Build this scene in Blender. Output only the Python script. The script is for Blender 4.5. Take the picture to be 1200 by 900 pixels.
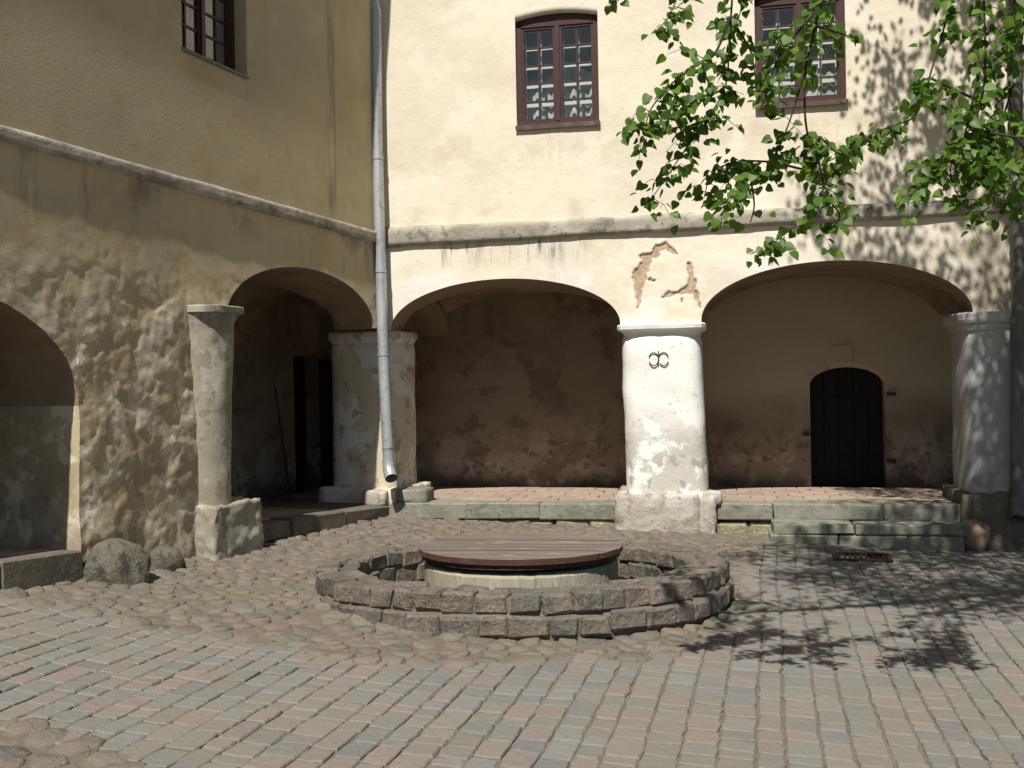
import bpy, math, random
from mathutils import Vector, Matrix, noise
R = math.radians
rnd = random.Random(7)
for o in list(bpy.data.objects):
    bpy.data.objects.remove(o)
scene = bpy.context.scene
col = scene.collection

# ------------------------------------------------------------------ camera, sky, sun, exposure
cam = bpy.data.cameras.new('camera')
cam.sensor_width = 36.0
cam.lens = 37.5
cam.clip_end = 2000
camo = bpy.data.objects.new('camera', cam)
col.objects.link(camo)
camo.matrix_world = Matrix.Translation((0, 0, 1.6)) @ Matrix.Rotation(R(90), 4, 'X') @ Matrix.Rotation(-0.018, 4, 'Z')
scene.camera = camo

ALPHA = R(21.0)      # left wing runs 21 deg off the view axis
THETA = R(11.2)      # back wing is turned 11.2 deg
CORNER = (-1.43, 12.1)
GRAZE = 0.11        # how far the sun stands off the left wing's plane
SUN_EL = R(55)
sh = Vector((-math.sin(ALPHA) + GRAZE*math.cos(ALPHA), -math.cos(ALPHA) - GRAZE*math.sin(ALPHA), 0)).normalized()
to_sun = Vector((sh.x*math.cos(SUN_EL), sh.y*math.cos(SUN_EL), math.sin(SUN_EL)))
sun = bpy.data.lights.new('sun', 'SUN')
sun.energy = 5.0
sun.angle = R(0.6)
sun.color = (1.0, 0.955, 0.88)
suno = bpy.data.objects.new('sun', sun)
col.objects.link(suno)
suno.location = (0, 0, 30)
suno.rotation_euler = to_sun.to_track_quat('Z', 'Y').to_euler()

world = bpy.data.worlds.new('World')
scene.world = world
world.use_nodes = True
wn = world.node_tree
sky = wn.nodes.new('ShaderNodeTexSky')
sky.sky_type = 'NISHITA'
sky.sun_disc = False
sky.sun_elevation = SUN_EL
sky.sun_rotation = math.atan2(sh.x, sh.y)
bg = wn.nodes['Background']
bg.inputs[1].default_value = 0.05
wn.links.new(sky.outputs[0], bg.inputs[0])

scene.view_settings.view_transform = 'Standard'
scene.view_settings.look = 'None'
scene.view_settings.exposure = 0.25
scene.view_settings.gamma = 1.0
scene.cycles.max_bounces = 6
scene.cycles.diffuse_bounces = 3
scene.cycles.caustics_reflective = False
scene.cycles.caustics_refractive = False
scene.view_settings.use_curve_mapping = False

# ------------------------------------------------------------------ helpers
def tag(o, label=None, cat=None, group=None, kind=None):
    if label: o['label'] = label
    if cat: o['category'] = cat
    if group: o['group'] = group
    if kind: o['kind'] = kind
    return o

def empty(name, loc=(0, 0, 0), rot=(0, 0, 0), parent=None):
    o = bpy.data.objects.new(name, None)
    col.objects.link(o)
    o.location = loc
    o.rotation_euler = rot
    o.parent = parent
    o.empty_display_size = 0.1
    return o

class MB:
    def __init__(s):
        s.v = []; s.f = []; s.attr = None
    def add(s, vs, fs):
        b = len(s.v)
        s.v += [tuple(p) for p in vs]
        s.f += [tuple(i+b for i in q) for q in fs]
        return b
    def build(s, name, mat, parent=None, smooth=False, loc=None, rot=None):
        me = bpy.data.meshes.new(name)
        me.from_pydata(s.v, [], s.f)
        if s.attr:
            a = me.attributes.new('peel', 'FLOAT', 'POINT')
            vals = [0.0]*len(s.v)
            for i, w in s.attr.items(): vals[i] = w
            a.data.foreach_set('value', vals)
        me.materials.append(mat)
        if smooth:
            me.polygons.foreach_set('use_smooth', [True]*len(me.polygons))
        me.update()
        o = bpy.data.objects.new(name, me)
        col.objects.link(o)
        o.parent = parent
        if loc: o.location = loc
        if rot: o.rotation_euler = rot
        return o
    def box(s, x0, x1, y0, y1, z0, z1):
        s.add([(x0,y0,z0),(x1,y0,z0),(x1,y1,z0),(x0,y1,z0),(x0,y0,z1),(x1,y0,z1),(x1,y1,z1),(x0,y1,z1)],
              [(0,3,2,1),(4,5,6,7),(0,1,5,4),(1,2,6,5),(2,3,7,6),(3,0,4,7)])
    def tube(s, path, rad, n=8, cap=True):
        path = [Vector(p) for p in path]
        rings = []
        ref = None
        for i, p in enumerate(path):
            t = (path[min(i+1, len(path)-1)] - path[max(i-1, 0)]).normalized()
            if ref is None:
                ref = Vector((0, 0, 1)) if abs(t.z) < .9 else Vector((1, 0, 0))
            a = (ref - t*ref.dot(t)).normalized(); b = t.cross(a); ref = a
            r = rad[i] if isinstance(rad, (list, tuple)) else rad
            rings.append([p + (a*math.cos(k*2*math.pi/n) + b*math.sin(k*2*math.pi/n))*r for k in range(n)])
        b0 = len(s.v)
        for g in rings: s.v += [tuple(q) for q in g]
        for i in range(len(rings)-1):
            for k in range(n):
                a_ = b0+i*n+k; b_ = b0+i*n+(k+1) % n
                s.f.append((a_, b_, b_+n, a_+n))
        if cap:
            s.f.append(tuple(b0+k for k in range(n))[::-1])
            s.f.append(tuple(b0+(len(rings)-1)*n+k for k in range(n)))

def nz(x, y, z=0.0, s=1.0):
    return noise.noise(Vector((x*s, y*s, z*s)))
def fbm(x, y, z=0.0, s=1.0, o=4):
    return noise.fractal(Vector((x*s, y*s, z*s)), 1.0, 2.0, o)
def sst(a, b, x):
    t = min(1, max(0, (x-a)/(b-a)))
    return t*t*(3-2*t)

def chamfer_block(mb, c, size, ch, jit, rg, rotz=0.0, tilt=0.0):
    """rough dressed stone: a box with chamfered edges, every corner shifted a little (44 triangles)"""
    hx, hy, hz = size[0]/2, size[1]/2, size[2]/2
    vs = []; idx = {}
    cz, sz = math.cos(rotz), math.sin(rotz)
    for sx in (-1, 1):
        for sy in (-1, 1):
            for sw in (-1, 1):
                jx, jy, jz = (rg.uniform(-jit, jit) for _ in range(3))
                for ax in range(3):
                    k = rg.uniform(.6, 1.4)*ch
                    p = [sx*(hx - (k if ax != 0 else 0)) + jx, sy*(hy - (k if ax != 1 else 0)) + jy, sw*(hz - (k if ax != 2 else 0)) + jz]
                    x, y, z = p
                    z += x*tilt
                    idx[(sx, sy, sw, ax)] = len(vs)
                    vs.append((c[0]+x*cz-y*sz, c[1]+x*sz+y*cz, c[2]+z))
    fs = []
    I = idx
    for ax in range(3):
        for sg in (-1, 1):
            o1, o2 = [a for a in range(3) if a != ax]
            ring = []
            for (p, q) in ((-1,-1),(1,-1),(1,1),(-1,1)):
                k = [0,0,0]; k[ax] = sg; k[o1] = p; k[o2] = q
                ring.append(I[(k[0],k[1],k[2],ax)])
            flip = (sg == 1) != (ax != 1)
            fs.append(tuple(ring[::-1] if flip else ring))
    for ax in range(3):                      # edges parallel to ax
        o1, o2 = [a for a in range(3) if a != ax]
        for p in (-1, 1):
            for q in (-1, 1):
                def g(e, fa):
                    k = [0,0,0]; k[ax] = e; k[o1] = p; k[o2] = q
                    return I[(k[0],k[1],k[2],fa)]
                fs.append((g(-1,o1), g(1,o1), g(1,o2), g(-1,o2)))
    for sx in (-1, 1):
        for sy in (-1, 1):
            for sw in (-1, 1):
                fs.append((I[(sx,sy,sw,0)], I[(sx,sy,sw,1)], I[(sx,sy,sw,2)]))
    # consistent outward winding
    cc = Vector(c); out = []
    for q in fs:
        a, b, d = (Vector(vs[q[0]]), Vector(vs[q[1]]), Vector(vs[q[2]]))
        m = sum((Vector(vs[i]) for i in q), Vector())/len(q)
        out.append(q if (b-a).cross(d-a).dot(m-cc) > 0 else q[::-1])
    mb.add(vs, out)

# ------------------------------------------------------------------ materials
def mat(name, base, layers=(), rough=0.9, bump=(), rand=None, palette=None, coord='OBJ', spec=0.2, peel=None, metal=0.0):
    m = bpy.data.materials.new(name)
    m.use_nodes = True
    nt = m.node_tree; N = nt.nodes; L = nt.links
    bs = N['Principled BSDF']
    bs.inputs['Roughness'].default_value = rough
    bs.inputs['Metallic'].default_value = metal
    bs.inputs['Specular IOR Level'].default_value = spec
    if coord == 'OBJ':
        tc = N.new('ShaderNodeTexCoord').outputs['Object']
    else:
        tc = N.new('ShaderNodeNewGeometry').outputs['Position']
    sep = N.new('ShaderNodeSeparateXYZ'); L.new(tc, sep.inputs[0])
    def noise_node(scale, detail, rgh, stretch, off):
        mp = N.new('ShaderNodeMapping'); L.new(tc, mp.inputs[0])
        mp.inputs['Scale'].default_value = stretch
        mp.inputs['Location'].default_value = (off, off*.7, off*1.3)
        n = N.new('ShaderNodeTexNoise'); L.new(mp.outputs[0], n.inputs['Vector'])
        n.inputs['Scale'].default_value = scale
        n.inputs['Detail'].default_value = detail
        n.inputs['Roughness'].default_value = rgh
        return n.outputs['Fac']
    def maprange(sock, a, b):
        r = N.new('ShaderNodeMapRange'); r.interpolation_type = 'SMOOTHSTEP'
        lo, hi = (a, b) if a < b else (b, a)
        r.inputs['From Min'].default_value = lo; r.inputs['From Max'].default_value = hi
        r.inputs['To Min'].default_value = 0 if a < b else 1
        r.inputs['To Max'].default_value = 1 if a < b else 0
        L.new(sock, r.inputs['Value'])
        return r.outputs[0]
    def mul(a, b):
        x = N.new('ShaderNodeMath'); x.operation = 'MULTIPLY'
        L.new(a, x.inputs[0])
        if isinstance(b, float) or isinstance(b, int): x.inputs[1].default_value = b
        else: L.new(b, x.inputs[1])
        return x.outputs[0]
    def mix(fac, a, colr):
        x = N.new('ShaderNodeMix'); x.data_type = 'RGBA'
        L.new(fac, x.inputs[0]); L.new(a, x.inputs[6])
        if isinstance(colr, tuple): x.inputs[7].default_value = (*colr, 1)
        else: L.new(colr, x.inputs[7])
        return x.outputs[2]
    if rand:
        if rand == 'obj': s = N.new('ShaderNodeObjectInfo').outputs['Random']
        else: s = N.new('ShaderNodeNewGeometry').outputs['Random Per Island']
        ramp = N.new('ShaderNodeValToRGB'); ramp.color_ramp.interpolation = 'LINEAR'
        el = ramp.color_ramp.elements
        while len(el) < len(palette): el.new(0.5)
        for i, c in enumerate(palette):
            el[i].position = i/(len(palette)-1); el[i].color = (*c, 1)
        L.new(s, ramp.inputs[0]); cur = ramp.outputs[0]
    else:
        rgb = N.new('ShaderNodeRGB'); rgb.outputs[0].default_value = (*base, 1); cur = rgb.outputs[0]
    for i, ly in enumerate(layers):
        f = noise_node(ly.get('s', 2), ly.get('d', 5), ly.get('r', .6), ly.get('st', (1,1,1)), ly.get('o', i*3.7+1))
        f = maprange(f, ly.get('lo', .5), ly.get('hi', .65))
        if 'z' in ly: f = mul(f, maprange(sep.outputs[2], *ly['z']))
        if 'z2' in ly: f = mul(f, maprange(sep.outputs[2], *ly['z2']))
        if 'x' in ly: f = mul(f, maprange(sep.outputs[0], *ly['x']))
        if 'x2' in ly: f = mul(f, maprange(sep.outputs[0], *ly['x2']))
        f = mul(f, float(ly.get('f', 1)))
        cur = mix(f, cur, ly['c'])
    if peel:
        at = N.new('ShaderNodeAttribute'); at.attribute_name = 'peel'
        pn = maprange(noise_node(22, 5, .6, (1,1,1), 2.0), .42, .6)
        prgb = N.new('ShaderNodeRGB'); prgb.outputs[0].default_value = (*peel, 1)
        pcol = mix(pn, prgb.outputs[0], tuple(c*1.35 for c in peel))
        cur = mix(at.outputs['Fac'], cur, pcol)
    L.new(cur, bs.inputs['Base Color'])
    prev = None
    for (sc, st, dist) in bump:
        n = noise_node(sc, 6, .62, (1,1,1), 5.5)
        b = N.new('ShaderNodeBump'); b.inputs['Strength'].default_value = st; b.inputs['Distance'].default_value = dist
        L.new(n, b.inputs['Height'])
        if prev: L.new(prev, b.inputs['Normal'])
        prev = b.outputs[0]
    if prev: L.new(prev, bs.inputs['Normal'])
    return m

M = {}
M['cream'] = mat('cream_plaster', (.766,.693,.560), [
    dict(s=.7, lo=.45, hi=.62, c=(.797,.744,.631), f=.8),
    dict(s=1.6, lo=.52, hi=.68, c=(.695,.602,.457), f=.55),
    dict(s=5, lo=.58, hi=.70, c=(.811,.778,.706), f=.5),
    dict(s=14, lo=.60, hi=.70, c=(.585,.513,.401), f=.25),
    dict(s=1.1, lo=.50, hi=.62, c=(.797,.770,.718), f=.75, z=(3.3,2.7)),
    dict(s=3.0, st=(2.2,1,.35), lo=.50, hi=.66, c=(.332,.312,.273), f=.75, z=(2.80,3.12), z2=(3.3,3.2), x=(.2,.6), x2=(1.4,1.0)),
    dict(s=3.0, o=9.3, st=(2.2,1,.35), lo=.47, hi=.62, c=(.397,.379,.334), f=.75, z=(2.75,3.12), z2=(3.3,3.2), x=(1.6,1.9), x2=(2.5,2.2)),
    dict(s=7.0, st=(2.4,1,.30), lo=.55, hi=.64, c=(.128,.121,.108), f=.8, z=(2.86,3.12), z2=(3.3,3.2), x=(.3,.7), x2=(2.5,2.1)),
    dict(s=2.2, lo=.50, hi=.66, c=(.574,.481,.343), f=.6, z=(2.5,2.3)),
    dict(s=2.6, lo=.52, hi=.68, c=(.509,.430,.304), f=.6, z=(3.75,3.40), z2=(3.2,3.3)),
    dict(s=3.0, lo=.48, hi=.66, c=(.554,.462,.330), f=.5, z=(4.45,4.25), z2=(3.9,4.2)),
    dict(s=4.5, o=4.4, st=(2.5,1,.18), lo=.54, hi=.66, c=(.449,.359,.233), f=.55, z=(3.7,4.4), z2=(4.46,4.40), x=(1.45,1.6), x2=(2.6,2.45)),
    dict(s=4.5, o=6.4, st=(2.5,1,.18), lo=.54, hi=.66, c=(.449,.359,.233), f=.55, z=(3.7,4.4), z2=(4.5,4.45), x=(4.0,4.2), x2=(5.2,5.0)),
    dict(s=.5, o=8.8, lo=.50, hi=.56, c=(.651,.583,.462), f=.45),
    dict(s=2.2, o=2.9, lo=.62, hi=.64, c=(.692,.638,.539), f=.6),
    dict(s=26, o=1.9, lo=.69, hi=.72, c=(.293,.239,.167), f=.7),
    dict(s=2.3, lo=.42, hi=.60, c=(.333,.273,.201), f=.75, x=(5.3,6.3), z=(3.4,3.0)),
    ], bump=((45,.25,.01),(6,.25,.03)), peel=(.40,.30,.215))
M['left'] = mat('ochre_plaster', (.480,.411,.265), [
    dict(s=.55, lo=.42, hi=.62, c=(.398,.340,.228), f=.8),
    dict(s=1.4, lo=.55, hi=.70, c=(.544,.486,.336), f=.55),
    dict(s=1.2, lo=.52, hi=.70, c=(.379,.290,.139), f=.6),
    dict(s=4.5, lo=.56, hi=.74, c=(.383,.258,.109), f=.38),
    dict(s=2.5, st=(1.5,1,.25), lo=.56, hi=.66, c=(.273,.207,.115), f=.7, z=(2.55,3.1), z2=(3.3,3.2)),
    dict(s=1.6, lo=.50, hi=.58, c=(.442,.350,.190), f=.8, z=(4.5,4.25), z2=(3.8,4.1), x=(-3.8,-3.4), x2=(-2.4,-2.7)),
    dict(s=6, st=(2,1,.12), lo=.42, hi=.60, c=(.210,.175,.119), f=.85, x=(-1.22,-1.12), x2=(-.98,-1.07), z=(3.3,3.5)),
    dict(s=1.1, lo=.45, hi=.60, c=(.543,.474,.338), f=.8, z=(2.9,2.3)),
    dict(s=3.6, lo=.50, hi=.55, c=(.683,.629,.501), f=.75, z=(2.7,2.1)),
    dict(s=3.4, lo=.51, hi=.57, c=(.379,.298,.182), f=.75, z=(2.6,2.0)),
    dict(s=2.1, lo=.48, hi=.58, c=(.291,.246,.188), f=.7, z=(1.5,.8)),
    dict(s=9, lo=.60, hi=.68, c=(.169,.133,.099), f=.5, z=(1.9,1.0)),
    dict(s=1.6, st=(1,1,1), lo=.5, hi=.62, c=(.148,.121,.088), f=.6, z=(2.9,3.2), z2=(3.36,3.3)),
    ], bump=((70,.30,.005),(22,.22,.008)))
M['column'] = mat('grey_column_plaster', (.33,.305,.24), [
    dict(s=1.5, lo=.45, hi=.6, c=(.26,.235,.175), f=.8), dict(s=4, lo=.52, hi=.58, c=(.42,.40,.345), f=.8),
    dict(s=7, lo=.56, hi=.62, c=(.19,.165,.12), f=.7), dict(s=3, lo=.5, hi=.6, c=(.15,.135,.105), f=.6, z=(1.9,2.2))], bump=((60,.4,.006),(16,.3,.012)))
M['white'] = mat('white_limewash', (.829,.817,.784), [
    dict(s=1.5, lo=.50, hi=.68, c=(.744,.724,.672), f=.7),
    dict(s=3.0, lo=.48, hi=.54, c=(.502,.476,.431), f=.85, z=(1.45,.85)),
    dict(s=5.0, lo=.56, hi=.60, c=(.348,.329,.303), f=.8, z=(1.2,.65)),
    dict(s=9.0, lo=.62, hi=.68, c=(.470,.418,.353), f=.6, z=(1.9,1.2)),
    dict(s=16, lo=.64, hi=.70, c=(.384,.358,.319), f=.5),
    ], bump=((40,.3,.01),(8,.35,.02)))
M['grey_pier'] = mat('grey_limewash', (.62,.55,.42), [
    dict(s=1.9, lo=.50, hi=.57, c=(.74,.74,.72), f=.9),
    dict(s=4.0, lo=.56, hi=.62, c=(.34,.28,.20), f=.7),
    dict(s=9, lo=.60, hi=.66, c=(.40,.33,.24), f=.6, z=(1.4,.6)),
    ], bump=((40,.3,.01),(8,.35,.02)))
M['pier_shaded'] = mat('shade_darkened_limewash', (.408,.408,.408), [  # limewash darkened: crown shade on the right pier is painted in
    dict(s=1.9, lo=.50, hi=.57, c=(.476,.469,.449), f=.9),
    dict(s=4.0, lo=.54, hi=.60, c=(.286,.252,.204), f=.7, z=(1.1,.5)),
    ], bump=((40,.3,.01),(8,.35,.02)))
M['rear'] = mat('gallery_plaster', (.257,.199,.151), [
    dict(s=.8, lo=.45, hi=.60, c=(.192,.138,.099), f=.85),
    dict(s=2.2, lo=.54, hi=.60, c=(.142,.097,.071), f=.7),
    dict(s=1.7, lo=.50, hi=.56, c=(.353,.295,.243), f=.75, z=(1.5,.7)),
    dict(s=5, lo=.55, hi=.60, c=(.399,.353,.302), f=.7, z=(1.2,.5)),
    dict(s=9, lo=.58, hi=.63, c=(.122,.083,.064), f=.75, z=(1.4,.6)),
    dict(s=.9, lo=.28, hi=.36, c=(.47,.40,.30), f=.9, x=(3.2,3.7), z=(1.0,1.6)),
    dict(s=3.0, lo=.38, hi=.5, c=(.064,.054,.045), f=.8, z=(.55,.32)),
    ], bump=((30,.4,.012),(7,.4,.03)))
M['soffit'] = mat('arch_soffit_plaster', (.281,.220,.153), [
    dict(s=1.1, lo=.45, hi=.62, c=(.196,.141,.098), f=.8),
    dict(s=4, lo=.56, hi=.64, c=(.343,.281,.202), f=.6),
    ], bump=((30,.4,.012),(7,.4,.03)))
M['cornice'] = mat('weathered_cornice', (.36,.335,.275), [
    dict(s=2.5, lo=.45, hi=.62, c=(.27,.25,.205), f=.8),
    dict(s=4, st=(.6,1,1.3), lo=.50, hi=.62, c=(.50,.465,.39), f=.75),
    dict(s=8, lo=.54, hi=.66, c=(.13,.12,.10), f=.65),
    dict(s=1.6, lo=.55, hi=.66, c=(.15,.14,.115), f=.6),
    ], bump=((50,.6,.010),(9,.4,.03)))
M['curb'] = mat('mossy_curb_stone', (.238,.231,.191), [
    dict(s=2.0, lo=.45, hi=.62, c=(.159,.166,.119), f=.8),
    dict(s=7, lo=.55, hi=.65, c=(.301,.287,.244), f=.7),
    dict(s=20, lo=.58, hi=.66, c=(.087,.084,.069), f=.6),
    ], bump=((50,.5,.008),(12,.6,.02)), coord='POS')
M['curb_shaded'] = mat('shade_darkened_curb_stone', (.15,.13,.10), [dict(s=3, lo=.45, hi=.62, c=(.10,.088,.068), f=.8), dict(s=14, lo=.55, hi=.65, c=(.21,.19,.15), f=.6)], bump=((50,.5,.008),(12,.6,.02)), coord='POS')  # darker copy of the curb stone, shade painted into the colour
M['rubble'] = mat('yellow_mortar_rubble', (.36,.32,.21), [
    dict(s=4, lo=.48, hi=.6, c=(.26,.25,.15), f=.8),
    dict(s=11, lo=.56, hi=.64, c=(.46,.41,.30), f=.7),
    dict(s=18, lo=.60, hi=.66, c=(.12,.11,.08), f=.7),
    ], bump=((40,.8,.015),(10,.8,.03)), coord='POS')
M['base'] = mat('flaking_pier_base', (.419,.384,.328), [
    dict(s=3, lo=.48, hi=.58, c=(.535,.507,.458), f=.85),
    dict(s=6, lo=.54, hi=.62, c=(.264,.229,.180), f=.8),
    dict(s=14, lo=.60, hi=.68, c=(.160,.139,.111), f=.6),
    ], bump=((45,.6,.01),(10,.7,.03)))
setpal = [(.185,.164,.142),(.172,.178,.164),(.215,.175,.150),(.155,.163,.154),(.212,.198,.175),(.226,.180,.153),(.166,.170,.155),(.202,.203,.186),(.145,.151,.146),(.218,.190,.163),(.178,.186,.174)]
setly = [dict(s=9, lo=.42, hi=.66, c=(.205,.185,.15), f=.38), dict(s=45, lo=.55, hi=.68, c=(.25,.235,.20), f=.4), dict(s=60, lo=.58, hi=.70, c=(.08,.075,.065), f=.4),
         dict(s=1.1, lo=.48, hi=.66, c=(.205,.18,.14), f=.5)]
M['sett'] = mat('granite_sett', (0,0,0), setly, rand='obj', palette=setpal, bump=((70,.6,.007),(18,.7,.016)), coord='POS', rough=.75, spec=.3)
M['sett_field'] = mat('granite_sett_field', (0,0,0), setly, rand='isl', palette=setpal, bump=((70,.6,.007),(18,.7,.016)), coord='POS', rough=.75, spec=.3)
cobpal = [(.17,.14,.11),(.13,.125,.11),(.205,.15,.12),(.155,.145,.125),(.225,.165,.135),(.165,.15,.12),(.115,.11,.10),(.195,.155,.125),(.18,.175,.15),(.21,.155,.115)]
cobly = [dict(s=5, lo=.45, hi=.62, c=(.19,.165,.125), f=.5), dict(s=40, lo=.55, hi=.66, c=(.24,.21,.165), f=.45), dict(s=30, lo=.58, hi=.68, c=(.10,.085,.065), f=.45),
         dict(s=1.2, lo=.48, hi=.62, c=(.17,.16,.11), f=.5)]
M['cobble'] = mat('field_cobble', (0,0,0), cobly, rand='obj', palette=cobpal, bump=((60,.6,.008),(14,.9,.03)), coord='POS', rough=.85)
M['cobble_field'] = mat('field_cobble_mass', (0,0,0), cobly, rand='isl', palette=cobpal, bump=((60,.6,.008),(14,.9,.03)), coord='POS', rough=.85)
M['sand'] = mat('sandy_joint_soil', (.165,.142,.108), [
    dict(s=3, lo=.45, hi=.62, c=(.205,.178,.138), f=.7), dict(s=60, lo=.5, hi=.65, c=(.13,.11,.08), f=.7), dict(s=1, lo=.5, hi=.65, c=(.15,.15,.09), f=.5),
    ], bump=((90,.8,.01),(20,.6,.02)), coord='POS')
kpal = [(.150,.128,.106),(.180,.146,.120),(.110,.102,.092),(.198,.155,.128),(.125,.115,.102),(.165,.140,.116)]
M['kerb'] = mat('rough_granite_kerb', (0,0,0), [dict(s=30, lo=.52, hi=.62, c=(.26,.235,.195), f=.5), dict(s=45, lo=.55, hi=.64, c=(.05,.046,.04), f=.7), dict(s=7, lo=.5, hi=.60, c=(.10,.095,.08), f=.7), dict(s=4, lo=.52, hi=.64, c=(.19,.165,.13), f=.5)],
    rand='obj', palette=kpal, bump=((60,.8,.01),(18,.9,.03)), coord='POS', rough=.8, spec=.3)
M['concrete'] = mat('well_concrete', (.34,.325,.245), [
    dict(s=3, st=(1,1,.4), lo=.45, hi=.62, c=(.25,.245,.155), f=.8), dict(s=9, st=(2,2,.3), lo=.52, hi=.64, c=(.44,.41,.33), f=.7),
    dict(s=14, st=(3,3,.4), lo=.58, hi=.66, c=(.17,.165,.11), f=.7)], bump=((50,.4,.006),))
M['plank'] = mat('weathered_plank', (0,0,0), [
    dict(s=14, st=(.10,3,1), lo=.42, hi=.58, c=(.235,.20,.172), f=.7), dict(s=40, st=(.06,3,1), lo=.52, hi=.62, c=(.10,.065,.05), f=.75), dict(s=8, st=(.4,1,1), lo=.60, hi=.68, c=(.36,.32,.27), f=.6)],
    rand='obj', palette=[(.135,.108,.092),(.165,.138,.118),(.122,.098,.085),(.155,.130,.112)], bump=((60,.3,.005),), rough=.7, spec=.3)
M['plank_side'] = mat('red_brown_plank', (.069,.035,.027), [dict(s=12, st=(1,1,4), lo=.5, hi=.62, c=(.108,.067,.056), f=.6)], rough=.6, spec=.3, bump=((40,.4,.005),))
M['winwood'] = mat('maroon_window_paint', (.052,.020,.018), [dict(s=20, lo=.5, hi=.65, c=(.075,.036,.031), f=.6)], rough=.5, spec=.4)
M['winwhite'] = mat('white_inner_frame_paint', (.74,.75,.72), [dict(s=20, lo=.5, hi=.65, c=(.62,.62,.58), f=.5)], rough=.5, spec=.3)
M['tin'] = mat('dull_sill_tin', (.085,.05,.042), [dict(s=9, lo=.5, hi=.65, c=(.13,.12,.10), f=.7)], rough=.5, spec=.5)
M['dark_wood'] = mat('old_dark_door', (.015,.011,.010), [dict(s=9, st=(3,3,.3), lo=.45, hi=.6, c=(.010,.010,.010), f=.8)], rough=.7)
M['iron'] = mat('wrought_iron', (.045,.032,.026), [dict(s=30, lo=.5, hi=.62, c=(.10,.055,.035), f=.7)], rough=.7, spec=.4, metal=.3)
M['zinc'] = mat('weathered_zinc', (.46,.48,.50), [dict(s=4, st=(1,1,.4), lo=.45, hi=.62, c=(.36,.38,.40), f=.8), dict(s=14, lo=.54, hi=.64, c=(.26,.22,.18), f=.6), dict(s=3, st=(3,3,.5), lo=.55, hi=.66, c=(.52,.54,.55), f=.6)], rough=.45, metal=.35, spec=.5, bump=((10,.1,.01),))
M['zinc_shaded'] = mat('shade_darkened_zinc', (.14,.135,.13), [dict(s=6, st=(1,1,.4), lo=.45, hi=.62, c=(.09,.085,.08), f=.8)], rough=.6, spec=.3)  # zinc with the tree's shade put into its colour
M['boulder'] = mat('mossy_boulder', (0.136,0.124,0.096), [dict(s=4, lo=.48, hi=.60, c=(0.084,0.081,0.059), f=.85), dict(s=9, lo=.52, hi=.60, c=(0.043,0.040,0.034), f=.8), dict(s=25, lo=.56, hi=.66, c=(0.186,0.167,0.130), f=.6)], bump=((30,.8,.015),(9,.8,.04)))
M['redboulder'] = mat('reddish_boulder', (.30,.20,.135), [dict(s=5, lo=.48, hi=.60, c=(.20,.14,.10), f=.8), dict(s=25, lo=.56, hi=.66, c=(.36,.27,.20), f=.6)], bump=((30,.6,.01),))
M['tile'] = mat('terracotta_floor_tile', (0,0,0), [dict(s=8, lo=.48, hi=.62, c=(.38,.31,.25), f=.6), dict(s=20, lo=.55, hi=.65, c=(.24,.16,.12), f=.5)],
    rand='obj', palette=[(.33,.245,.19),(.37,.28,.215),(.30,.22,.17),(.38,.30,.235)], coord='POS', bump=((40,.3,.005),))
M['darksoil'] = mat('gallery_bedding', (.17,.135,.105), [dict(s=8, lo=.45, hi=.6, c=(.12,.10,.08), f=.7)], bump=((40,.5,.01),))
M['room'] = mat('window_niche_plaster', (.72,.71,.67), rough=.9)
M['room_dark'] = mat('dim_room', (.46,.47,.45), rough=.9)
M['curtain'] = mat('lace_curtain', (.66,.67,.65), [dict(s=9, st=(2,1,.4), lo=.45, hi=.6, c=(.40,.42,.42), f=.8)], rough=.9)
M['roof'] = mat('clay_roof', (.24,.10,.065), [dict(s=6, lo=.45, hi=.6, c=(.17,.08,.055), f=.7)], bump=((12,.6,.03),))
M['bark'] = mat('linden_bark', (.10,.08,.062), [dict(s=8, st=(2,2,.3), lo=.45, hi=.6, c=(.055,.045,.036), f=.8)], bump=((20,.9,.03),))
M['twig'] = mat('dark_twig', (.045,.032,.025), rough=.8)

def leaf_mat(name, src):
    m = bpy.data.materials.new(name); m.use_nodes = True
    nt = m.node_tree; N = nt.nodes; L = nt.links
    N.remove(N['Principled BSDF'])
    if src == 'obj': s = N.new('ShaderNodeObjectInfo').outputs['Random']
    else: s = N.new('ShaderNodeNewGeometry').outputs['Random Per Island']
    ramp = N.new('ShaderNodeValToRGB'); el = ramp.color_ramp.elements
    el[0].color = (.052,.115,.018,1); el[1].color = (.150,.250,.040,1)
    e = el.new(.5); e.color = (.092,.180,.027,1)
    L.new(s, ramp.inputs[0])
    d = N.new('ShaderNodeBsdfPrincipled'); L.new(ramp.outputs[0], d.inputs['Base Color'])
    d.inputs['Roughness'].default_value = .45; d.inputs['Specular IOR Level'].default_value = .35
    t = N.new('ShaderNodeBsdfTranslucent')
    g = N.new('ShaderNodeMix'); g.data_type = 'RGBA'; g.blend_type = 'MULTIPLY'; g.inputs[0].default_value = 1
    L.new(ramp.outputs[0], g.inputs[6]); g.inputs[7].default_value = (1.5,1.5,.5,1)
    L.new(g.outputs[2], t.inputs[0])
    x = N.new('ShaderNodeMixShader'); x.inputs[0].default_value = .45
    L.new(d.outputs[0], x.inputs[1]); L.new(t.outputs[0], x.inputs[2])
    L.new(x.outputs[0], N['Material Output'].inputs[0])
    return m
M['leaf'] = leaf_mat('linden_leaf', 'obj')
M['foliage'] = leaf_mat('linden_foliage', 'isl')

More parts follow.
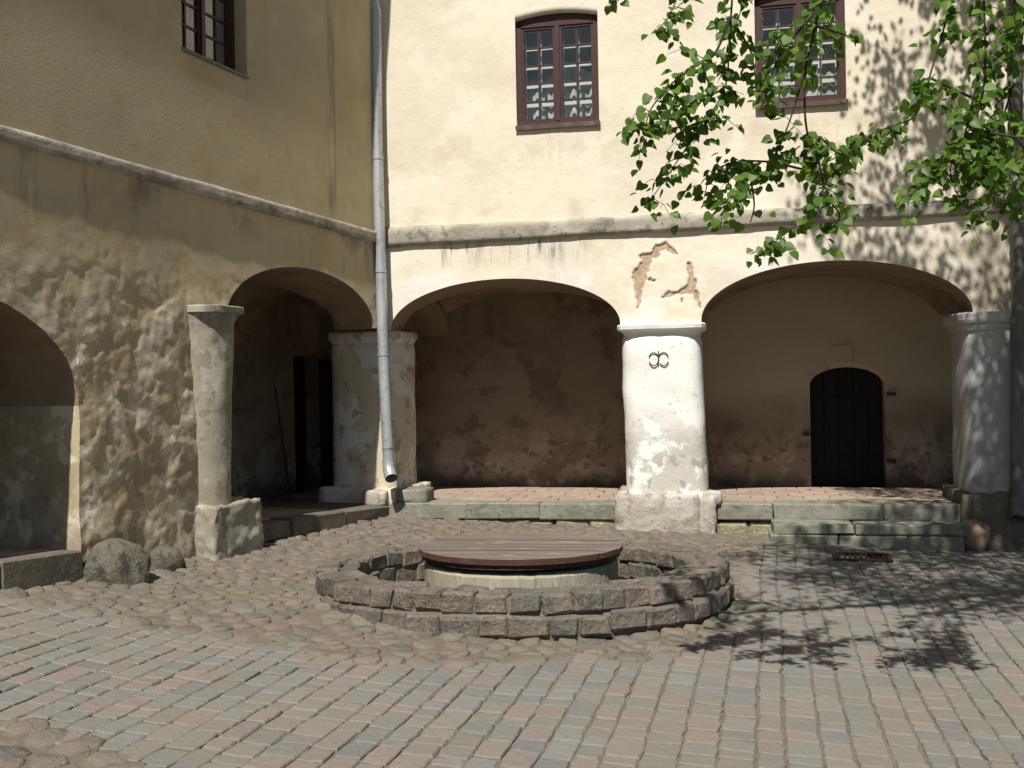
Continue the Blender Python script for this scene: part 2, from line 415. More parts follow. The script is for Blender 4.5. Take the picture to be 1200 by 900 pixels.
def glass_mat():
    m = bpy.data.materials.new('old_window_glass'); m.use_nodes = True
    nt = m.node_tree; N = nt.nodes; L = nt.links
    N.remove(N['Principled BSDF'])
    tr = N.new('ShaderNodeBsdfTransparent'); tr.inputs[0].default_value = (.95,.97,.96,1)
    gl = N.new('ShaderNodeBsdfGlossy'); gl.inputs['Roughness'].default_value = .04
    lw = N.new('ShaderNodeLayerWeight'); lw.inputs[0].default_value = .5
    pw = N.new('ShaderNodeMath'); pw.operation = 'POWER'; L.new(lw.outputs['Facing'], pw.inputs[0]); pw.inputs[1].default_value = 4.0
    fr = N.new('ShaderNodeMath'); fr.operation = 'MULTIPLY_ADD'; L.new(pw.outputs[0], fr.inputs[0]); fr.inputs[1].default_value = .85; fr.inputs[2].default_value = .05
    tc = N.new('ShaderNodeTexCoord')
    n = N.new('ShaderNodeTexNoise'); n.inputs['Scale'].default_value = 6; L.new(tc.outputs['Object'], n.inputs['Vector'])
    b = N.new('ShaderNodeBump'); b.inputs['Strength'].default_value = .25; b.inputs['Distance'].default_value = .01
    L.new(n.outputs['Fac'], b.inputs['Height'])
    L.new(b.outputs[0], gl.inputs['Normal'])
    x = N.new('ShaderNodeMixShader'); L.new(fr.outputs[0], x.inputs[0]); L.new(tr.outputs[0], x.inputs[1]); L.new(gl.outputs[0], x.inputs[2])
    L.new(x.outputs[0], N['Material Output'].inputs[0])
    return m
M['glass'] = glass_mat()

# ------------------------------------------------------------------ ground
RING_C = (0.045, 8.25); RING_R = 1.56
def gz0(X, Y):
    gy = .022*(min(max(Y, 6.8), 10.0) - 6.8)
    xx = max(-4.5, min(6.5, X))
    mound = .045*max(0, -max(X, -3.7)-1.6)**2*min(1, max(0, (12-Y)/4))*sst(3.5, 6.0, Y)
    return gy - .045*xx + mound
def ground_z(X, Y):
    z = gz0(X, Y)
    r = math.hypot(X-RING_C[0], Y-RING_C[1])
    z -= .30*(1-sst(1.36, 1.46, r))
    return z
gmb = MB()
xs = [-300,-60,-20] + [-9+.1*i for i in range(191)] + [20,60,300]
ys = [-300,-60,-15] + [-4+.1*i for i in range(201)] + [22,60,300]
for y in ys:
    for x in xs:
        cx, cy = max(-9, min(10, x)), max(-4, min(16, y))
        gmb.v.append((x, y, ground_z(cx, cy) + .004*nz(x, y, 0, 2.3) - .0055 + (.008*max(0, nz(x, y, 6, 3.1)) if 6 < y < 12.4 and x < 2.6 else 0)))
W = len(xs)
for j in range(len(ys)-1):
    for i in range(W-1):
        a = j*W+i
        gmb.f.append((a, a+1, a+W+1, a+W))
ground = gmb.build('ground', M['sand'], smooth=True)
tag(ground, 'sandy courtyard ground paved with granite setts and rounded cobbles', 'ground', kind='structure')

def inpoly(p, poly):
    c = False; j = len(poly)-1
    for i in range(len(poly)):
        a, b = poly[i], poly[j]
        if (a[1] > p[1]) != (b[1] > p[1]) and p[0] < (b[0]-a[0])*(p[1]-a[1])/(b[1]-a[1])+a[0]: c = not c
        j = i
    return c
COBBLE = [(-4.0,6.95),(-3.36,6.93),(-2.66,6.87),(-1.585,6.49),(-.757,6.07),(0,6.13),(.79,6.38),(1.36,7.0),(1.68,7.7),(1.78,8.6),(2.0,9.6),(2.2,10.4),(2.6,11.15),(2.55,11.6),(-.6,12.15),(-2.2,12.4),(-4.2,7.3)]
PATCH = [(-3.6,4.95),(-2.26,4.72),(-1.92,4.52),(-1.62,4.34),(-1.5,3.6),(-3.6,3.6)]
def lwall_d(X, Y):      # distance in front of the left wing
    return (X-CORNER[0])*math.cos(ALPHA) - (Y-CORNER[1])*math.sin(ALPHA)
def bwall_d(X, Y):
    return -(X-CORNER[0])*math.sin(THETA) - (Y-CORNER[1])*math.cos(THETA)

# setts: rows run away from the camera, 13.5 deg to the right
def sett_mesh(cx, cy, w, l, ang, rg):
    ca, sa = math.cos(ang), math.sin(ang)
    j = .0055
    out = []
    for (a, b) in ((-1,-1),(0,-1),(1,-1),(1,0),(1,1),(0,1),(-1,1),(-1,0)):
        k = 0.0 if a == 0 or b == 0 else .006
        out.append((a*(w/2-k)+rg.uniform(-j, j), b*(l/2-k)+rg.uniform(-j, j)))
    ch = rg.uniform(.004, .009)
    h = rg.gauss(.0045, .002); tx = rg.gauss(0, .014); ty = rg.gauss(0, .010)
    dome = rg.uniform(.000, .003)
    z0 = gz0(cx, cy)
    gx = (gz0(cx+.1, cy)-gz0(cx-.1, cy))/.2; gy = (gz0(cx, cy+.1)-gz0(cx, cy-.1))/.2   # lie along the slope
    tx += gx*ca-gy*sa; ty += gx*sa+gy*ca
    vs = []
    for lev in range(3):
        for (p, q) in out:
            if lev == 2:
                f1, f2 = 1-2*ch/w, 1-2*ch/l
                p, q = p*f1, q*f2
            hz = (-.09, h-ch*.8, h+dome)[lev] + (p*tx + q*ty if lev else 0)
            vs.append((p*ca+q*sa, -p*sa+q*ca, hz))
    fs = []
    for lev in range(2):
        for k in range(8):
            a, b = lev*8+k, lev*8+(k+1) % 8
            fs.append((a, b, b+8, a+8))
    fs.append(tuple(range(16, 24)))
    return vs, fs, (cx, cy, z0)
ang = R(13.5)
dvec = (math.sin(ang), math.cos(ang)); wvec = (math.cos(ang), -math.sin(ang))
setts = []
rg = random.Random(11)
w = -6.5
GR = (3.22, 9.92)
while w < 7.5:
    rw = rg.uniform(.118, .168)
    v = 1.5 + rg.uniform(0, .2)
    while v < 12.5:
        l = rg.choice((.10,.13,.15,.17,.19,.21,.25))*rg.uniform(.93, 1.07)
        cw, cv = w+rw/2, v+l/2
        wob = .03*nz(cv*.5, w*.7, 3.1)
        cx = wvec[0]*(cw+wob)+dvec[0]*cv; cy = wvec[1]*(cw+wob)+dvec[1]*cv
        v += l
        if cx < -5.5 or cx > 6.3 or cy < 2.4: continue
        if inpoly((cx, cy), COBBLE) or inpoly((cx, cy), PATCH): continue
        if lwall_d(cx, cy) < .10 or bwall_d(cx, cy) < .10: continue
        if math.hypot(cx-RING_C[0], cy-RING_C[1]) < RING_R+.06: continue
        if abs(cx-GR[0]) < .30 and abs(cy-GR[1]) < .26: continue
        setts.append(sett_mesh(cx, cy, rw-rg.uniform(.001,.006), l-rg.uniform(.003,.008), ang+rg.gauss(0, .020), rg))
    w += rw
def inframe(c, m=0.02):
    X, Y, Z = c
    px = .5 + (X/Y)*1250/1200; py = .5 + ((1.6-Z)/Y)*1250/900
    return Y > 0 and -m < px < 1+m and -m < py < 1+m
def split(pieces, n, name, fieldname, m1, m2, fieldlabel):
    near = sorted([p for p in pieces if inframe(p[2], 0)], key=lambda p: p[2][1])[:n]
    ids = {id(p) for p in near}
    for vs, fs, c in near:
        b = MB(); b.add(vs, fs)
        b.build(name, m1, ground, smooth=False, loc=c)
    b = MB()
    for p in pieces:
        if id(p) in ids: continue
        vs, fs, c = p
        b.add([(x+c[0], y+c[1], z+c[2]) for x, y, z in vs], fs)
    o = b.build(fieldname, m2, ground)
    tag(o, kind='stuff')
split(setts, 300, 'sett', 'sett_field', M['sett'], M['sett_field'], None)

# cobbles: Voronoi packed rounded field stones
def voronoi(points, inside):
    cells = []
    grid = {}
    G = .35
    for i, p in enumerate(points): grid.setdefault((int(p[0]//G), int(p[1]//G)), []).append(i)
    for i, p in enumerate(points):
        poly = [(p[0]+.20*math.cos(k*math.pi/5), p[1]+.20*math.sin(k*math.pi/5)) for k in range(10)]
        gx, gy = int(p[0]//G), int(p[1]//G)
        for dx in (-1,0,1):
            for dy in (-1,0,1):
                for j in grid.get((gx+dx, gy+dy), ()):
                    if j == i: continue
                    q = points[j]
                    mx, my = (p[0]+q[0])/2, (p[1]+q[1])/2
                    nx_, ny_ = q[0]-p[0], q[1]-p[1]
                    new = []
                    for k in range(len(poly)):
                        a, b = poly[k], poly[(k+1) % len(poly)]
                        da = (a[0]-mx)*nx_+(a[1]-my)*ny_; db = (b[0]-mx)*nx_+(b[1]-my)*ny_
                        if da <= 0: new.append(a)
                        if (da < 0) != (db < 0):
                            t = da/(da-db); new.append((a[0]+(b[0]-a[0])*t, a[1]+(b[1]-a[1])*t))
                    poly = new
                    if len(poly) < 3: break
        cells.append(poly)
    return cells
def cobble_points(poly, rg):
    xs_ = [p[0] for p in poly]; ys_ = [p[1] for p in poly]
    pts = []
    grid = {}
    tries = 0
    while tries < 26000:
        tries += 1
        x = rg.uniform(min(xs_), max(xs_)); y = rg.uniform(min(ys_), max(ys_))
        if not inpoly((x, y), poly): continue
        if lwall_d(x, y) < .06 or bwall_d(x, y) < .04: continue
        r = math.hypot(x-RING_C[0], y-RING_C[1])
        if r < RING_R+.07: continue
        mind = .080 + .10*max(0, nz(x, y, 9.0, 1.4)) + .13*max(0, nz(x, y, 4.0, 8))
        ok = True
        g = (int(x//.25), int(y//.25))
        for dx in (-1,0,1):
            for dy in (-1,0,1):
                for q in grid.get((g[0]+dx, g[1]+dy), ()):
                    if math.hypot((q[0]-x)*.74, (q[1]-y)*1.15) < mind: ok = False; break
        if ok:
            pts.append((x, y)); grid.setdefault(g, []).append((x, y))
    return pts
def cobble_mesh(poly, rg):
    cx = sum(p[0] for p in poly)/len(poly); cy = sum(p[1] for p in poly)/len(poly)
    # resample into 8 directions
    n = 8; out = []
    ph = rg.uniform(0, 6)
    for k in range(n):
        a = ph+k*2*math.pi/n; dx, dy = math.cos(a), math.sin(a)
        best = .3
        for i in range(len(poly)):
            x1, y1 = poly[i][0]-cx, poly[i][1]-cy; x2, y2 = poly[(i+1) % len(poly)][0]-cx, poly[(i+1) % len(poly)][1]-cy
            ex, ey = x2-x1, y2-y1
            den = dx*ey-dy*ex
            if abs(den) < 1e-9: continue
            t = (x1*ey-y1*ex)/den; s = (x1*dy-y1*dx)/den
            if t > 0 and -1e-6 <= s <= 1+1e-6: best = min(best, t)
        out.append((dx*best, dy*best))
    out = [((out[k][0]*.6+(out[k-1][0]+out[(k+1) % n][0])*.2)*1.02, (out[k][1]*.6+(out[k-1][1]+out[(k+1) % n][1])*.2)*1.02) for k in range(n)]
    sz = sum(math.hypot(*p) for p in out)/n
    h = min(.030, sz*.27)*rg.uniform(.45, 1.35); tx = rg.gauss(0, .08)+(gz0(cx+.1, cy)-gz0(cx-.1, cy))/.2; ty = rg.gauss(0, .08)+(gz0(cx, cy+.1)-gz0(cx, cy-.1))/.2
    vs = []
    for f, z in ((1.0, -.05), (.97, h*.55), (.78, h*.98)):
        for (x, y) in out: vs.append((x*f, y*f, z + (x*tx+y*ty)*f + (rg.uniform(-.004, .004) if z > 0 else 0)))
    vs.append((0, 0, h))
    fs = []
    for lev in range(2):
        for k in range(n):
            a, b = lev*n+k, lev*n+(k+1) % n
            fs.append((a, b, b+n, a+n))
    for k in range(n): fs.append((2*n+k, 2*n+(k+1) % n, 3*n))
    return vs, fs, (cx, cy, gz0(cx, cy)-.010+rg.gauss(0, .004))
cobs = []
rg = random.Random(5)
for pl in (COBBLE, PATCH):
    pts = cobble_points(pl, rg)
    for cell in voronoi(pts, None):
        if len(cell) >= 3: cobs.append(cobble_mesh(cell, rg))
def split_smooth(pieces, n, name, fieldname, m1, m2):
    near = sorted([p for p in pieces if inframe(p[2], 0)], key=lambda p: p[2][1])[:n]
    ids = {id(p) for p in near}
    for vs, fs, c in near:
        b = MB(); b.add(vs, fs); b.build(name, m1, ground, smooth=True, loc=c)
    b = MB()
    for p in pieces:
        if id(p) in ids: continue
        vs, fs, c = p
        b.add([(x+c[0], y+c[1], z+c[2]) for x, y, z in vs], fs)
    tag(b.build(fieldname, m2, ground, smooth=True), kind='stuff')
split_smooth(cobs, 300, 'cobble', 'cobble_field', M['cobble'], M['cobble_field'])

# ------------------------------------------------------------------ building parts
def patch(mb, x0, x1, zb, zt, nx, nrow, yf, peel=None, arch=False):
    """grid facing -y; zb/zt are functions of x; returns the indices of the bottom and top rows"""
    b = len(mb.v)
    for j in range(nrow+1):
        for i in range(nx+1):
            x = x0+(x1-x0)*(.5-.5*math.cos(math.pi*i/nx) if arch else i/nx)
            z = zb(x)+(zt(x)-zb(x))*j/nrow
            y = yf(x, z)
            if peel:
                pv = peel(x, z)
                if pv > 0:
                    mb.attr[len(mb.v)] = pv; y += .020*pv
            mb.v.append((x, y, z))
    for j in range(nrow):
        for i in range(nx):
            a = b+j*(nx+1)+i
            mb.f.append((a, a+1, a+nx+2, a+nx+1))
    return [b+i for i in range(nx+1)], [b+nrow*(nx+1)+i for i in range(nx+1)]
def extrude_row(mb, row, y1, n=6, flip=False):
    """sweep a row of existing vertices back to y1"""
    prev = row
    ys0 = [mb.v[i][1] for i in row]
    for k in range(1, n+1):
        new = []
        for q, i in enumerate(row):
            x, y, z = mb.v[i]
            new.append(len(mb.v)); mb.v.append((x, ys0[q]+(y1-ys0[q])*k/n, z))
        for q in range(len(row)-1):
            f = (prev[q], new[q], new[q+1], prev[q+1])
            mb.f.append(f[::-1] if flip else f)
        prev = new
K = lambda c: (lambda x: c)
def ell(xc, hw, sp, rise):
    return lambda x: sp + rise*math.sqrt(max(0, 1-((x-xc)/hw)**2))
TOP = 7.6

def rounded_pier(parent, name, mtl, z0, z1, fx0, fx1, yc, hw_scale=1.0, n=40, rows=36, bulge=.012, round_top=.14, expo=5.0, seed=0.0):
    """square pier with rounded corners; fx0/fx1 give its edges as functions of height"""
    b = MB(); prev = None
    for j in range(rows+1):
        t = j/rows; z = z0+(z1-z0)*t
        xa, xb = fx0(z), fx1(z)
        cx, hw = (xa+xb)/2, (xb-xa)/2
        d = (z1-z)/round_top
        shrink = 1 - .16*(1-math.sqrt(max(0, 1-(1-d)**2))) if d < 1 else 1
        ring = []
        for k in range(n):
            a = 2*math.pi*k/n
            ca, sa = math.cos(a), math.sin(a)
            r = (abs(ca)**expo+abs(sa)**expo)**(-1/expo)
            rr = hw*r*shrink
            x, y = cx+ca*rr, yc+sa*rr*hw_scale
            e = bulge*fbm(x+seed, y, z, 2.2)+.004*nz(x, y, z, 12)
            x += ca*e; y += sa*e
            ring.append(len(b.v)); b.v.append((x, y, z))
        if prev:
            for k in range(n): b.f.append((prev[k], prev[(k+1) % n], ring[(k+1) % n], ring[k]))
        prev = ring
    b.f.append(tuple(prev))
    return b.build(name, mtl, parent, smooth=True)
def slab_stack(parent, name, mtl, profile, cx, yc, expo=7.0, n=48, seed=0.0):
    """capital: stacked rounded-square rings from (half_x, half_y, z) triples"""
    b = MB(); prev = None
    for (hx, hy, z) in profile:
        ring = []
        for k in range(n):
            a = 2*math.pi*k/n; ca, sa = math.cos(a), math.sin(a)
            r = (abs(ca)**expo+abs(sa)**expo)**(-1/expo)
            x, y = cx+ca*r*hx, yc+sa*r*hy
            e = .006*nz(x+seed, y, z, 5)
            ring.append(len(b.v)); b.v.append((x+ca*e, y+sa*e, z+.005*nz(x, y+seed, z, 3)))
        if prev:
            for k in range(n): b.f.append((prev[k], prev[(k+1) % n], ring[(k+1) % n], ring[k]))
        else:
            b.f.append(tuple(ring[::-1]))
        prev = ring
    b.f.append(tuple(prev))
    return b.build(name, mtl, parent, smooth=False)
def rough_block(parent, name, mtl, x0, x1, y0, y1, z0, z1, amp=.02, n=8, seed=0.0, rnd_=.12):
    """irregular masonry block with uneven faces"""
    b = MB(); cache = {}
    c = Vector(((x0+x1)/2, (y0+y1)/2, (z0+z1)/2)); h = Vector(((x1-x0)/2, (y1-y0)/2, (z1-z0)/2))
    def vert(i, j, k):
        if (i, j, k) in cache: return cache[(i, j, k)]
        p = Vector((i/n*2-1, j/n*2-1, k/n*2-1))
        q = Vector((p.x*math.sqrt(max(0, 1-p.y*p.y/2-p.z*p.z/2+p.y*p.y*p.z*p.z/3)), p.y*math.sqrt(max(0, 1-p.z*p.z/2-p.x*p.x/2+p.z*p.z*p.x*p.x/3)), p.z*math.sqrt(max(0, 1-p.x*p.x/2-p.y*p.y/2+p.x*p.x*p.y*p.y/3))))
        s = p*(1-rnd_)+q*rnd_*1.2
        w_ = c+Vector((s.x*h.x, s.y*h.y, s.z*h.z))
        d = noise.noise_vector(Vector((w_.x*5+seed, w_.y*5, w_.z*5)))*amp*.8 + noise.noise_vector(Vector((w_.x*14+seed, w_.y*14, w_.z*14)))*amp*.6
        cache[(i, j, k)] = len(b.v); b.v.append(tuple(w_+d))
        return cache[(i, j, k)]
    for i in range(n):
        for j in range(n):
            b.f += [(vert(i,j,0), vert(i,j+1,0), vert(i+1,j+1,0), vert(i+1,j,0)), (vert(i,j,n), vert(i+1,j,n), vert(i+1,j+1,n), vert(i,j+1,n)),
                    (vert(i,0,j), vert(i+1,0,j), vert(i+1,0,j+1), vert(i,0,j+1)), (vert(i,n,j), vert(i,n,j+1), vert(i+1,n,j+1), vert(i+1,n,j)),
                    (vert(0,i,j), vert(0,i,j+1), vert(0,i+1,j+1), vert(0,i+1,j)), (vert(n,i,j), vert(n,i+1,j), vert(n,i+1,j+1), vert(n,i,j+1))]
    return b.build(name, mtl, parent, smooth=True)

def build_window(parent, x0, x1, z0, z1, rise, rec, inner=True, cur=.52, sill=.045):
    """two-leaf casement with five rows of panes; x0..z1 is the opening, rise the segmental head"""
    fw = .075
    xc = (x0+x1)/2
    head = lambda x: z1 + rise*(1-((x-xc)/((x1-x0)/2))**2)
    b = MB()                                     # outer frame
    n = 10
    y0, y1 = rec, rec+.07
    b.box(x0-.005, x0+fw*.75, y0, y1, z0, z1)
    b.box(x1-fw*.75, x1+.005, y0, y1, z0, z1)
    b.box(x0+fw*.75, x1-fw*.75, y0, y1, z0, z0+fw*.7)
    base = len(b.v)
    for i in range(n+1):
        x = x0-.005+(x1-x0+.01)*i/n
        for (yy, zz) in ((y0, z1-fw), (y0, head(x)+.02), (y1, head(x)+.02), (y1, z1-fw)): b.v.append((x, yy, zz))
    for i in range(n):
        a = base+i*4
        for k in range(4): b.f.append((a+k, a+4+k, a+4+(k+1) % 4, a+(k+1) % 4))
    win = b.build('window', M['winwood'], parent)
    gx0, gx1, gz_, gz1 = x0+fw*.75, x1-fw*.75, z0+fw*.7, z1-fw
    b = MB(); b.box(xc-.024, xc+.024, y0-.008, y1-.012, gz_, gz1)
    b.build('mullion', M['winwood'], win)
    for (a0, a1) in ((gx0, xc-.024), (xc+.024, gx1)):
        b = MB(); st = .028                      # casement stiles and rails
        b.box(a0, a0+st, y0+.012, y1-.014, gz_, gz1); b.box(a1-st, a1, y0+.012, y1-.014, gz_, gz1)
        b.box(a0+st, a1-st, y0+.012, y1-.014, gz_, gz_+st); b.box(a0+st, a1-st, y0+.012, y1-.014, gz1-st, gz1)
        cs = b.build('casement', M['winwood'], win)
        i0, i1, k0, k1 = a0+st, a1-st, gz_+st, gz1-st
        mid = (i0+i1)/2
        b = MB(); b.box(mid-.009, mid+.009, y0+.02, y1-.02, k0, k1); b.build('glazing_bar', M['winwood'], win)
        for r in range(1, 5):
            zz = k0+(k1-k0)*r/5
            b = MB(); b.box(i0, mid-.009, y0+.021, y1-.021, zz-.009, zz+.009); b.box(mid+.009, i1, y0+.021, y1-.021, zz-.009, zz+.009)
            b.build('glazing_bar', M['winwood'], win)
        for r in range(5):
            for (p0, p1) in ((i0, mid-.009), (mid+.009, i1)):
                b = MB(); zz = k0+(k1-k0)*r/5
                b.box(p0-.002, p1+.002, y0+.033, y0+.036, zz+.004, zz+(k1-k0)/5-.004)
                o = b.build('pane', M['glass'], win)
        if inner:
            b = MB(); d0, d1 = y0+.105, y0+.13    # white inner sash behind the glass
            b.box(a0-.02, a0+.035, d0, d1, gz_, gz1); b.box(a1-.035, a1+.02, d0, d1, gz_, gz1)
            b.box(mid-.020, mid+.020, d0, d1, gz_, gz1)
            for r in range(6):
                zz = gz_+(gz1-gz_)*r/5
                b.box(a0+.035, mid-.020, d0+.002, d1-.002, zz-.019, zz+.019); b.box(mid+.020, a1-.035, d0+.002, d1-.002, zz-.019, zz+.019)
            b.build('inner_sash', M['winwhite'], win)
    b = MB()                                     # sill flashing
    b.box(x0-.008, x1+.012, -sill, rec+.01, z0-.014, z0-.002); b.box(x0-.008, x1+.012, -sill, -sill+.008, z0-.05 if sill > .03 else z0-.028, z0-.014)
    b.build('sill', M['tin'], win)
    b = MB()                                     # niche behind: cheeks, head and floor
    q = rec+.06; e = rec+.50
    b.add([(x0,q,z0),(x0,e,z0),(x0,e,z1+rise),(x0,q,z1+rise)], [(0,1,2,3)]); b.add([(x1,q,z0),(x1,e,z0),(x1,e,z1+rise),(x1,q,z1+rise)], [(3,2,1,0)])
    b.add([(x0,q,z0),(x1,q,z0),(x1,e,z0),(x0,e,z0)], [(0,1,2,3)]); b.add([(x0,q,z1+rise),(x1,q,z1+rise),(x1,e,z1+rise),(x0,e,z1+rise)], [(3,2,1,0)])
    b.build('niche', M['room'], win)
    b = MB(); b.box(x0-.02, x1+.02, e, e+.02, z0-.02, z1+rise+.02); b.build('niche_back', M['room_dark'], win)
    b = MB(); n = 40                             # gathered curtain across the lower part
    for j in (0, 1):
        for i in range(n+1):
            x = x0+.01+(x1-x0-.02)*i/n
            b.v.append((x, e-.10+.018*math.sin(i*1.35+x0*5)+.012*math.sin(i*.61+x0*9), z0+.02 if j == 0 else z0+(z1-z0)*(cur+.07*math.sin(i*.2+x0*6))))
    for i in range(n): b.f.append((i, i+1, n+2+i, n+1+i))
    b.build('curtain', M['curtain'], win, smooth=True)
    return win

def wall_with_windows(mb, x0, x1, zlow, wins, step, yf):
    """upper wall band from zlow to TOP with openings (x0,x1,z0,z1,rise)"""
    cur = x0
    for (a, b, z0, z1, rise) in sorted(wins):
        nx = max(1, int((a-cur)/step)); patch(mb, cur, a, K(zlow), K(TOP), nx, int((TOP-zlow)/step), yf)
        xc = (a+b)/2; hw = (b-a)/2
        head = lambda x: z1+rise*(1-((x-xc)/hw)**2)
        nw = 16
        _, top = patch(mb, a, b, K(zlow), K(z0), nw, max(2, int((z0-zlow)/step)), yf)
        bot, _ = patch(mb, a, b, head, K(TOP), nw, max(2, int((TOP-z1)/step)), yf)
        extrude_row(mb, bot, .2, 2); extrude_row(mb, top, .2, 2, flip=True)
        for xx, fl in ((a, 0), (b, 1)):
            q = [len(mb.v)+k for k in range(4)]
            mb.v += [(xx, yf(xx, z0), z0), (xx, .2, z0), (xx, .2, z1), (xx, yf(xx, z1), z1)]
            mb.f.append(tuple(q if fl else q[::-1]))
        cur = b
    patch(mb, cur, x1, K(zlow), K(TOP), max(1, int((x1-cur)/step)), int((TOP-zlow)/step), yf)

def cornice(parent, x0, x1, z0, z1, proj, seed, notch=None):
    b = MB(); prev = None; n = int(abs(x1-x0)/.05); P = 9
    for i in range(n+1):
        x = x0+(x1-x0)*i/n
        zz0, zz1 = z0(x), z1(x)
        ring = []
        k_ = 1.0
        if notch: k_ = 1-.75*sst(notch[0]-.05, notch[0], x)*(1-sst(notch[1], notch[1]+.05, x))
        for k in range(P):
            t = k/(P-1)
            y = -proj*k_*(.75+.25*sst(0, .3, t))*(1-.80*sst(.74, 1.0, t))*(1+.10*nz(x, seed, 0, 1.3))
            z = zz0+(zz1-zz0)*t
            e = .007*fbm(x+seed, z, 0, 3.0)+.003*nz(x, z, seed, 16)
            if k in (0, P-1): y = .03
            ring.append(len(b.v)); b.v.append((x, y+e, z+.012*nz(x, seed, k, 2.0)))
        if prev:
            for k in range(P-1): b.f.append((prev[k], ring[k], ring[k+1], prev[k+1]))
        prev = ring
    return b.build('cornice', M['cornice'], parent, smooth=True)

def floor_tiles(parent, floorname, x0, x1, y0, y1, zf, seed):
    b = MB()
    b.add([(x0,y0,zf(x0)-.03),(x1,y0,zf(x1)-.03),(x1,y1,zf(x1)-.03),(x0,y1,zf(x0)-.03)], [(0,1,2,3)])
    fl = b.build(floorname, M['darksoil'], parent)
    rg = random.Random(seed); T = .285
    y = y0+.006; row = 0
    while y < y1-.1:
        x = x0 - (T/2 if row % 2 else 0)
        while x < x1-.05:
            a, e = max(x, x0)+.004, min(x+T, x1)-.004
            f = min(y+T, y1)-.004
            dz = rg.uniform(-.004, .004)
            c = MB()
            zt = [zf(a)+dz+rg.uniform(-.002,.002), zf(e)+dz+rg.uniform(-.002,.002)]
            cx, cy = (a+e)/2, (y+f)/2
            hx, hy = (e-a)/2, (f-y)/2-.002
            zz = zf(cx)+dz
            k = .006; sl = (zf(e)-zf(a))
            vs = [(-hx,-hy,-.04),(hx,-hy,-.04),(hx,hy,-.04),(-hx,hy,-.04)] + [(sx*hx, sy*hy, -k+sx*sl/2) for sx, sy in ((-1,-1),(1,-1),(1,1),(-1,1))] + [(sx*(hx-k), sy*(hy-k), sx*sl/2) for sx, sy in ((-1,-1),(1,-1),(1,1),(-1,1))]
            fs = [(8,9,10,11)]
            for l_ in (0, 4):
                for q in range(4): fs.append((l_+q, l_+(q+1) % 4, l_+4+(q+1) % 4, l_+4+q))
            c.add(vs, fs)
            c.build('tile', M['tile'], fl, loc=(cx, cy, zz))
            x += T
        y += T; row += 1
    return fl

def curb_row(parent, name, xs_, y0, y1, ztop, h, seed, mtl, jit=.008, ch=.014):
    rg = random.Random(seed)
    for a, b_ in zip(xs_[:-1], xs_[1:]):
        c = MB(); g = rg.uniform(.004, .012)
        cx = (a+b_)/2; zt = ztop(cx)+rg.uniform(-.006, .006)
        sl = (ztop(b_)-ztop(a))/(b_-a)
        chamfer_block(c, (0, 0, 0), (b_-a-g, y1-y0, h), ch, jit, rg, tilt=sl)
        c.build(name, mtl, parent, loc=(cx, (y0+y1)/2+rg.uniform(-.012, .012), zt-h/2))

GD = 1.8     # gallery depth
# ================================================================= back wing
back = empty('courtyard_building', (CORNER[0], CORNER[1], 0), (0, 0, -THETA))
tag(back, 'sunlit cream plastered building with white pier, two casement windows and wide arches', 'building')
a1 = (1.369, 1.300, 2.235, .535); a2 = (4.900, 1.364, 2.245, .585); a3 = (8.45, 1.40, 2.245, .585)
def yback(x, z):
    return -(.016*fbm(x, 7.7, z, .55)+.006*fbm(x, 3.3, z, 2.5)+.002*nz(x, 1.1, z, 11))
P1 = [(2.868,2.40,.016),(2.862,2.52,.02),(2.875,2.62,.05),(2.885,2.74,.075),(2.93,2.82,.065),(2.97,2.91,.045),(2.93,2.955,.03),(3.05,2.955,.04),(3.08,3.03,.045),(3.17,3.05,.035),(3.26,2.98,.022),(3.29,2.95,.012)]
P2 = [(2.99,2.70,.02),(3.06,2.68,.012)]
P3 = [(3.13,2.505,.012),(3.20,2.53,.035),(3.30,2.545,.02),(3.40,2.57,.045),(3.45,2.62,.05),(3.435,2.74,.03),(3.42,2.86,.012)]
P4 = [(3.47,2.54,.03),(3.51,2.46,.022),(3.53,2.38,.018)]
P5 = [(3.34,2.50,.008),(3.33,2.45,.006)]
def peelf(x, z):
    wx = x+.022*nz(x, 0, z, 14)+.012*nz(x, 5, z, 34); wz = z+.022*nz(x, 9, z, 14)+.012*nz(x, 13, z, 34)
    best = -1
    for pl in (P1, P2, P3, P4, P5):
        for (p, q) in zip(pl[:-1], pl[1:]):
            dx, dz = q[0]-p[0], q[1]-p[1]
            t = max(0, min(1, ((wx-p[0])*dx+(wz-p[1])*dz)/(dx*dx+dz*dz)))
            d = math.hypot(wx-p[0]-dx*t, wz-p[1]-dz*t)
            best = max(best, p[2]+(q[2]-p[2])*t-d)
    return max(0.0, min(1.0, best/.008+.5))
wmb = MB(); wmb.attr = {}
SPL = 3.30
segs = [(0, .069, K(2.235)), (.069, 2.669, ell(*a1)), (2.669, 3.536, K(2.215)), (3.536, 6.264, ell(*a2)), (6.264, 7.05, K(2.245)), (7.05, 9.85, ell(*a3)), (9.85, 10.6, K(-.4))]
for (x0, x1, zb) in segs:
    fine = (x0 == 2.669)
    nx = 75 if fine else max(2, int((x1-x0)/.05))
    nrow = 95 if fine else 24
    bot, _ = patch(wmb, x0, x1, zb, K(SPL), nx, nrow, yback, peelf if fine else None, arch=(x1-x0 > 2))
GT = .5
